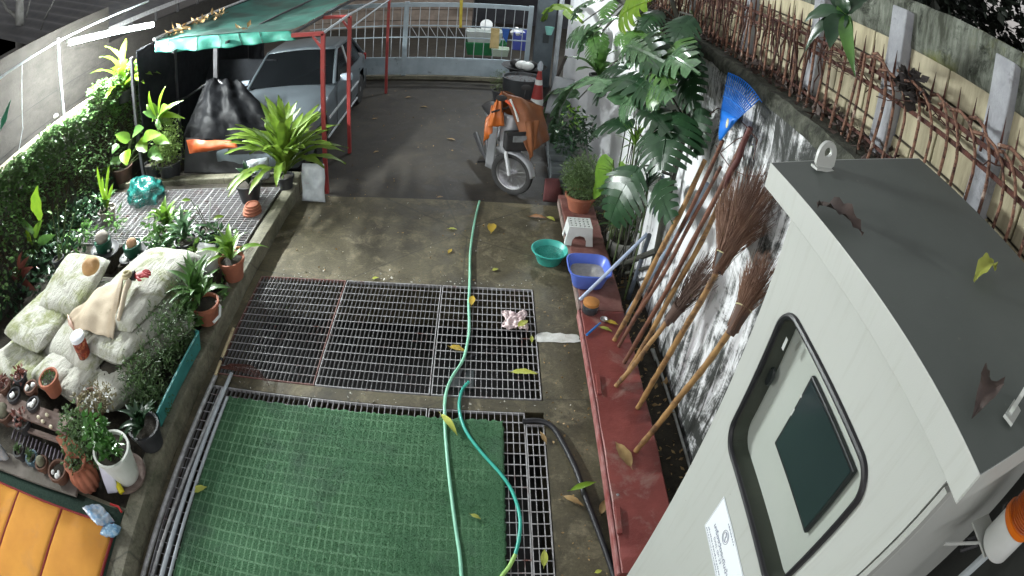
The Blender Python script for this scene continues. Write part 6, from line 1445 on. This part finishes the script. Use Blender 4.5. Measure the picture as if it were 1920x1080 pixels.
# leafy plants at the shelf end
b = G(150,840,.3); th = thing('trough_planter', 'terracotta trough with a bushy grey green plant at the shelf end', 'planter', b)
MB().bar(G(118,822,.36), G(150,862,.36), .14, .14).build('trough', M_TERRA, th, bevel=.012); mb = MB()
for px, py, z, r, n in ((140,790,.55,.16,260),(160,815,.5,.15,240),(175,840,.45,.14,200),(130,810,.5,.12,150)): clump(mb, G(px,py,z), r, n, .045, wide=.5)
mb.build('foliage', G_GREY, th, kind='stuff')
b = G(172,760,.5); th = potted('dry_bush', 'small brownish bush with pale flowers behind the shelf end', G(180,775,.35), .1, .13, .16, smallm[2]); mb = MB()
for k in range(4): clump(mb, G(178+rnd(-22,22),752+rnd(-14,16),.58), .13, 110, .04, wide=.5)
mb.build('foliage', leafmat('tan green bush', (.2,.17,.09), (.13,.12,.06), .6, .2), th, kind='stuff')
fm = MB(); 
for k in range(16): clump(fm, G(180+rnd(-32,32),748+rnd(-22,26),.64), .01, 2, .03, wide=.8)
fm.build('flower', M_WHITEP, th, kind='stuff')
c = G(168,905,.2); th = thing('clay_urn', 'fluted terracotta urn at the end of the lower shelf', 'urn', c)
mb = MB(); mb.grid(lambda u, v: c + V(math.cos(2*PI*u), math.sin(2*PI*u), 0)*((.105+.03*math.sin(PI*v*1.15)-.045*math.exp(-((v-.82)/.1)**2)+.035*max(0,v-.88)*8)*(1+.06*math.cos(12*2*PI*u)*(v < .8))) + V(0,0,.27*v), 72, 20); mb.build('urn_body', M_TERRA, th, True, solid=.01); MB().lathe([(.09,.2),(.001,.21)], c, 20).build('soil', M_SOIL, th)
mb = MB(); clump(mb, c + V(0,0,.28), .12, 120, .05, wide=.5); mb.build('foliage', G_GREY, th, kind='stuff')
b = G(238,890,.19); th = potted('potted_succulent', 'lush green succulent in a large white pot by the kerb', b, .125, .17, .31, M('white glazed pot', (.68,.7,.66), (.58,.6,.55), 5, .4, .1, stain=(.4,.4,.33), sscale=5, sa=.6, sb=.75))
MB().lathe([(.15,0),(.195,.01),(.2,.03),(.19,.032),(.14,.012),(.001,.01)], b, 28).build('saucer', M_OLDW, th, True); mb = MB()
for k in range(13):
    a = rnd(0,2*PI); r = rnd(0,.1); p = b + V(r*math.cos(a), r*math.sin(a), .29); tpz = p + V(rnd(-.1,.1), rnd(-.1,.1), rnd(.15,.32)); mb.tube([p, p.lerp(tpz,.5), tpz], .006, 5)
    for q in range(10): u = q/9; pc = p.lerp(tpz,u); clump(mb, pc, .018, 3, .062, wide=.6)
mb.build('foliage', leafmat('lush succulent green', (.07,.2,.035), (.04,.13,.025), .3, .2), th, kind='stuff')
b2_ = G(285,830,.19); th = potted('leafy_plant', 'dark foliage plant in a black square pot beside the teal board end', b2_, .11, .14, .2, M_POTB); rosette(th, b2_+V(0,0,.18), 16, .25, .07, G_DARK, (10,70), .2, lance, 'leaf')
mb = MB(); sheet(mb, G(183,868,.42), G(212,876,.4), G(222,922,.21), G(203,925,.21), 10, 12, V(-.02,-.03,.02), .012, 6); tag(mb.build('white_rag', M('white rag', (.68,.68,.76), (.58,.58,.68), 6, .8, .2), None, True, solid=.008), 'white rag hanging between the urn and the white pot', 'cloth')
c = G(232,928,.2); th = thing('spray_bottle', 'small yellow bottle with a black cap lying beside the white pot', 'bottle', c); d = (G(220,906,.24)-c).normalized(); s_, u_ = frame(d); Rb = Matrix((s_,u_,d)).transposed()
MB().lathe([(.001,0),(.026,.004),(.028,.02),(.028,.09),(.014,.11)], c + V(0,0,.02), 16, Rb).build('bottle_body', M('yellow bottle', (.7,.6,.02), None, rough=.35), th, True); MB().lathe([(.014,.11),(.016,.112),(.016,.145),(.001,.147)], c + V(0,0,.02), 12, Rb).build('cap', M_BLACK, th, True)
pouch('detergent_pack', 'blue and white plastic refill pack on the green carpet', G(200,962,.2), .24, .19, .08, -.4, M('blue white pack', (.2,.42,.68), (.65,.68,.72), 14, .25, .3, 40, stain=(.5,.08,.16), sscale=7, sa=.6, sb=.68), .9, 3)
pouch('water_sachet', 'clear blue crinkled sachet beside the refill pack', G(212,988,.2), .17, .14, .07, .3, M('clear blue film', (.12,.3,.5), (.4,.55,.66), 18, .15, .5, 40), 1.0, 9)
rb = MB(); rb.tube([G(207,945,.22), G(222,950,.22), G(228,960,.22)], .01, 6); tag(rb.build('red_cap_strap', M('red strap', (.45,.02,.02), None, rough=.5), None, True), 'short red strap beside the blue refill pack', 'strap')

# ================================================================== RIGHT SIDE PLANTS AND CLUTTER
M_AER = M('plant stem brown green', (.05,.05,.035), (.03,.03,.025), 12, .8, .3)
b = V(1.5, 5.1, .02); mo_ = thing('monstera', 'big climbing monstera with split glossy leaves on the white wall', 'plant', b)
def ML(p, q, xp, xq, w_, m, nrm=V(-.8,-.35,.5), droop=.1, lobes=7):
    a, c = WX(*p, xp), WX(*q, xq); mb = MB(); monstera(mb, a, c, w_, nrm.normalized(), droop, lobes); mb.build('leaf', m, mo_, True); return a
hub = []
MORE = []
for cx_, cy_, n_ in ((1180,85,2),(1190,190,2),(1240,110,2),(1262,150,2),(1225,60,2),(1130,60,2)):
    for _ in range(n_):
        bx_, by_ = cx_ + rnd(-25,25), cy_ + rnd(-25,20); a_ = rnd(.3,2.9); l_ = rnd(45,95)
        MORE.append(((bx_, by_), (bx_ + l_*math.cos(a_), by_ + l_*math.sin(a_)), rnd(1.35,1.5), rnd(1.15,1.35), rnd(.26,.46), random.choice((G_DARK,G_DARK,G_DARK,G_MID,G_PALE)), V(-.7,rnd(-.5,0),rnd(.3,.8)), rnd(.05,.18), random.choice((7,8,9))))
for p, q, xp, xq, w_, m, nrm, dr, lb in (
    ((1267,58),(1250,150),1.4,1.3,.62,G_DARK,V(-.8,-.5,.35),.06,7),
    ((1262,208),(1240,330),1.4,1.25,.62,G_DARK,V(-.8,-.5,.35),.06,8),
    ((1200,312),(1142,425),1.35,1.15,.55,G_DARK,V(-.6,-.4,.7),.12,8),
    ((1214,165),(1118,198),1.4,1.25,.5,G_DARK,V(-.5,-.3,.85),.14,8),
    ((1205,205),(1034,310),1.4,1.12,.42,G_PALE,V(-.35,-.2,.95),.2,9),
    ((1198,160),(1248,200),1.4,1.3,.36,G_DARK,V(-.7,-.5,.5),.08,7),
    ((1205,52),(1175,105),1.4,1.25,.36,G_MID,V(-.8,-.4,.45),.08,7),
    ((1225,84),(1172,124),1.4,1.2,.34,G_PALE,V(-.5,-.2,.85),.15,7),
    ((1160,35),(1083,112),1.35,1.1,.34,G_PALE,V(-.5,-.1,.9),.15,8),
    ((1128,2),(1072,45),1.35,1.15,.34,G_PALE,V(-.5,-.1,.9),.12,7),
    ((1160,40),(1222,0),1.3,1.3,.42,G_LIME,V(-.9,-.4,.2),.05,6),
    ((1092,42),(1015,55),1.35,1.1,.3,G_LIME,V(-.3,-.3,.9),.12,5),
    ((1150,0),(1128,38),1.35,1.2,.3,G_MID,V(-.8,-.4,.4),.06,6),
    ((1085,185),(1022,232),1.2,1.05,.26,G_PALE,V(-.4,-.1,.9),.15,6),
    ((1312,200),(1308,300),1.55,1.5,.3,G_DARK,V(-.9,-.3,.2),.05,6),
    ((1300,30),(1262,85),1.5,1.35,.4,G_DARK,V(-.7,-.4,.5),.08,6),
    ((1235,340),(1262,420),1.45,1.35,.3,G_DARK,V(-.7,-.5,.5),.08,6),
    ((1190,60),(1150,85),1.4,1.2,.3,G_MID,V(-.6,-.2,.8),.12,6),
    ((1118,55),(1120,100),1.3,1.15,.26,G_MID,V(-.7,-.5,.5),.08,6),
    ((1295,110),(1300,215),1.5,1.42,.34,G_DARK,V(-.85,-.4,.3),.06,7), ((1240,20),(1200,62),1.45,1.25,.36,G_DARK,V(-.6,-.3,.7),.12,8), ((1180,130),(1110,165),1.4,1.15,.36,G_DARK,V(-.5,-.2,.85),.15,8), ((1190,240),(1105,265),1.4,1.15,.34,G_DARK,V(-.5,-.2,.85),.15,8),
    *MORE):
    hub.append(ML(p, q, xp, xq, w_, m, nrm, dr, lb))
tr1 = [V(1.5,5.05,.02), WX(1232,470,1.5), WX(1245,400,1.55), WX(1262,330,1.58), WX(1288,230,1.6), WX(1280,120,1.6), WX(1272,40,1.58), WX(1250,-30,1.5)]
MB().tube(tr1, [.03,.03,.03,.028,.03,.03,.024,.02], 8).build('stem', M_AER, mo_, True)
MB().tube([V(1.52,4.9,.02), WX(1222,500,1.5), WX(1240,420,1.55), WX(1256,345,1.58)], .016, 7).build('stem', M_AER, mo_, True)
MB().tube([WX(1296,20,1.58), WX(1303,130,1.58), WX(1300,255,1.6)], [.016,.02,.014], 7).build('stem', leafmat('green stalk', (.07,.1,.03), (.05,.07,.025)), mo_, True)
for h in hub:
    k = min(range(2, len(tr1)), key=lambda i: (tr1[i]-h).length); MB().tube([tr1[k], tr1[k].lerp(h,.5)+V(-.05,0,.05), h], .009, 5).build('petiole', M_AER, mo_, True)
ar = MB()
for k in range(22): y = rnd(4.6,5.5); p = V(rnd(1.4,1.6), y, rnd(.7,1.9)); ar.tube([p, p+V(rnd(-.06,.04),rnd(-.08,.08),-p.z*.55), V(p.x+rnd(-.1,.03), y+rnd(-.15,.15), .03)], .006, 4)
ar.build('aerial_root', M_AER, mo_, kind='stuff')
# pots on the far bench end
b = G(1085,392,.172); th = potted('asparagus_fern', 'feathery fern in a terracotta pot on the far bench behind the stool', b, .12, .17, .2, M_TERRA); mb = MB()
for px, py, z, r, n in ((1090,345,.62,.2,420),(1080,325,.72,.17,300),(1100,315,.8,.17,260),(1108,360,.5,.16,240)): clump(mb, WY(px,py,b.y+.0), r, int(n*2.2), .06, wide=.2)
mb.build('foliage', leafmat('feathery green', (.13,.2,.07), (.08,.13,.05), .5, .25), th, kind='stuff')
b = V(1.22,6.55,-.03); th = potted('dark_shrub', 'dark green leafy shrub right of the motorbike', b, .15, .19, .28, M_POTB); mb = MB()
for px, py, r, n in ((1068,232,.22,140),(1078,255,.24,160),(1062,268,.18,110),(1095,240,.2,110)): clump(mb, WY(px,py,b.y), r, n, .085, wide=.42)
mb.build('foliage', G_DARK, th, kind='stuff'); mb = MB(); clump(mb, WY(1075,218,b.y-.1), .14, 34, .09, wide=.4); mb.build('young_leaf', G_FERN, th, kind='stuff')
b = G(1162,478,.03); th = potted('lily_pot', 'white rimmed bucket of thin stemmed plants behind the blue tub', b, .12, .17, .22, M('dirty white bucket', (.5,.5,.46), (.3,.3,.27), 7, .6, .2)); 
for k in range(26): p = b+V(rnd(-.1,.1),rnd(-.1,.1),.2); q = p+V(rnd(-.15,.1),rnd(-.2,.2),rnd(.4,.8)); stemm(th, [p, p.lerp(q,.6)+V(.03,0,.05), q], .005)
rosette(th, b+V(0,0,.25), 18, .42, .06, G_MID, (20,80), .2, lance, 'leaf'); rosette(th, b+V(-.05,0,.6), 12, .34, .1, G_DARK, (-20,40), .2, lance, 'leaf')
for lb, px, py, xx, n, L, m in (('spiky dracaena head glowing in front of the white wall', 1190, 275, 1.4, 22, .3, G_FERN), ('second spiky dracaena head below the first one', 1160, 335, 1.35, 20, .28, G_FERN), ('dark spiky dracaena tuft close to the grey sticks', 1215, 352, 1.45, 18, .26, G_DARK)):
    p = WX(px,py,xx); th = thing('dracaena', lb, 'plant', V(xx, p.y, .02)); stemm(th, [V(xx,p.y,.02), V(xx+.03,p.y+.02,p.z*.5), p], .01); rosette(th, p, n, L, .022, m, (5,80), .1, lance, 'leaf')
p = WX(1150,318,1.3); th = thing('elephant_ear', 'single broad heart leaf plant between the feathery fern and the wall', 'plant', V(1.42,p.y,.02)); 
for (bx,by),(tx,ty),w_ in (((1150,300),(1118,358),.3),((1135,345),(1112,372),.2),((1160,320),(1185,330),.18)): a, c = WX(bx,by,1.36), WX(tx,ty,1.28); lf(th, a, c, w_, G_FERN, V(-.8,-.4,.5).normalized(), .08, heart); stemm(th, [V(1.42,p.y,.02), a.lerp(V(1.42,p.y,.02),.4)+V(.03,0,0), a], .008)
b = WX(1121,160,1.42); th = potted('hanging_fern', 'birds nest fern in a black pot fixed to the white wall', b - V(0,0,.05), .08, .12, .2, M_BLACK)
rosette(th, b+V(0,0,.14), 15, .5, .1, G_MID, (10,75), .18, strap, 'frond', .03); MB().bar(b + V(.05,0,0), V(1.66,b.y,b.z), .02).build('wall_bracket', M_RUST, th)
# grey sheet, crates and dark pole behind the motorbike
mb = MB(); q = [WY(1040,142,8.6), WY(1078,150,8.2), WY(1062,215,7.6), WY(1022,212,8.2)]; sheet(mb, *q, 16, 18, V(-.08,-.05,.03), .035, 3); tag(mb.build('grey_sheet', M('grey tarp sheet', (.36,.38,.4), (.26,.28,.3), 4, .6, .3, 12), None, True, solid=.006), 'crumpled grey tarpaulin sheet leaning on the white wall past the motorbike', 'tarpaulin')
pole('dark_pole', 'thin dark pole leaning between the gate pillar and the grey sheet', WY(1020,200,8.6), WY(1062,105,8.9), .025, M('dark wood', (.05,.04,.035), (.03,.025,.022), 6, .8, .2))
for lb, px, py, s, h in (('grey plastic crate on the ground right of the motorbike', 1040, 340, (.36,.45), .3), ('grey crate behind the first crate beside the motorbike', 1035, 300, (.36,.45), .34)):
    c = G(px,py,-.03) + V(.08,0,0); th = tubm(c, s[0], s[1], h, M('grey crate plastic', (.2,.23,.24), (.15,.17,.18), 4, .5, .05), 'plastic_crate', lb, 'crate')
    for z in (.35,.7): MB().box(c + V(0,0,h*z), (s[0]*.98,s[1]*.98,.014)).build('crate_rib', M('grey crate plastic', (.2,.23,.24)), th)
mb = MB(); sheet(mb, G(1018,378,0), G(1058,380,.0), G(1048,335,.3), G(1022,335,.3), 10, 12, V(0,-.05,.03), .03, 4); tag(mb.build('old_cloth', M('dark red cloth', (.12,.035,.035), (.08,.028,.03), 6, .9, .3), None, True, solid=.008), 'dark red brown rag hung over the crate at the bench end', 'cloth')
# cone, drum, tray and small bush near the gate
c = V(.86,9.2,-.03); th = thing('traffic_cone', 'red traffic cone with two white bands in front of the gate pillar', 'cone', c)
MB().box(c + V(0,0,.02), (.42,.42,.04)).build('cone_base', M_BLACK, th, bevel=.015)
M_CONE = M('faded red cone', (.36,.035,.03), (.28,.03,.027), 5, .5, .05); cr2 = lambda z: .17 - .135*z/1.0
for z0, z1, m, nm in ((.04,.42,M_CONE,'cone_body'),(.42,.53,M_WHITEP,'white_band'),(.53,.78,M_CONE,'cone_body'),(.78,.87,M_WHITEP,'white_band'),(.87,1.02,M_CONE,'cone_body')): MB().lathe([(cr2(z0),z0),(cr2(z1),z1)], c, 24).build(nm, m, th, True)
MB().lathe([(.03,1.03),(.045,1.05),(.045,1.14),(.02,1.19),(.001,1.2)], c, 14).build('bottle_cap', clear('clear bottle', (.6,.68,.75), .5), th, True)
c = V(.62,9.75,-.03); th = thing('soil_drum', 'black drum of soil and litter behind the traffic cone', 'drum', c)
MB().lathe([(.27,0),(.3,.05),(.33,.72),(.34,.75),(.32,.75),(.3,.7),(.001,.69)], c, 30).build('drum_body', M('dark grey drum', (.045,.05,.055), (.03,.034,.038), 5, .5, .1), th, True); mb = MB(); clump(mb, c+V(0,0,.71), .28, 60, .05, shape=(1,1,.12)); mb.build('litter', G_DRY, th, kind='stuff')
c = V(.72,11.0,-.03); th = thing('black_tray', 'wide black tray on a drum with white and black bags by the pillar', 'tray', c)
MB().lathe([(.26,0),(.28,.55),(.001,.56)], c, 24).build('drum_body', M('dark grey drum', (.045,.05,.055)), th, True); MB().lathe([(.3,.57),(.42,.64),(.44,.66),(.42,.66),(.3,.6),(.001,.59)], c, 30).build('tray', M_BLACK, th, True)
for k, (x, y, m) in enumerate(((-.05,-.05,M_WHITEP),(.12,.0,M_BLACK),(-.15,.1,M_BLACK),(.05,-.12,M_WHITEP))):
    mb = MB(); ell(mb, c + V(x,y,.68), (.13,.11,.09)); o = mb.build('plastic_bag', m, None, True); tag(o, ('white knotted bag at the front of the black tray','black bag on the right of the black tray','black bag at the back left of the black tray','small white bag at the edge of the black tray')[k], 'bag')
c = V(.3,10.6,-.03); th = potted('small_bush', 'small light green bush in a pot before the gate sheet', c, .12, .16, .22, M_POTB); mb = MB(); clump(mb, c+V(0,0,.42), .24, 420, .05, wide=.25); mb.build('foliage', leafmat('light bush green', (.15,.2,.07), (.1,.15,.05)), th, kind='stuff')
c = WY(1030,58,10.8); th = thing('hanging_cup', 'pale turquoise cup hung on the gate pillar', 'cup', c); MB().lathe([(.05,0),(.09,.16),(.085,.165),(.045,.01),(.001,.005)], c - V(0,0,.08), 18).build('cup_body', M('pale turquoise plastic', (.25,.6,.55), None, rough=.3), th, True)
# overhanging branch in front of the block wall
hb2 = WX(1586,28,1.42); th = thing('hanging_branch', 'drooping branch of long dark green leaves before the rusty fence', 'branch', hb2)
stemm(th, [WX(1600,-60,1.6), WX(1592,-10,1.5), hb2], .009)
for tx, ty, w_, xq, m in ((1506,44,.1,1.36,G_DARK),(1556,92,.12,1.3,G_DARK),(1508,100,.075,1.34,G_DARK),(1604,145,.07,1.32,G_MID),(1632,-4,.11,1.5,G_DARK),(1580,-12,.08,1.4,G_DARK),(1568,18,.06,1.36,G_MID),(1540,60,.08,1.42,G_DARK),(1598,90,.07,1.38,G_MID),(1556,-6,.05,1.4,G_DARK)):
    lf(th, hb2, WX(tx,ty,xq), w_, m, V(-.75,-.25,.6).normalized(), .12, lance, 'leaf', .3, .03)
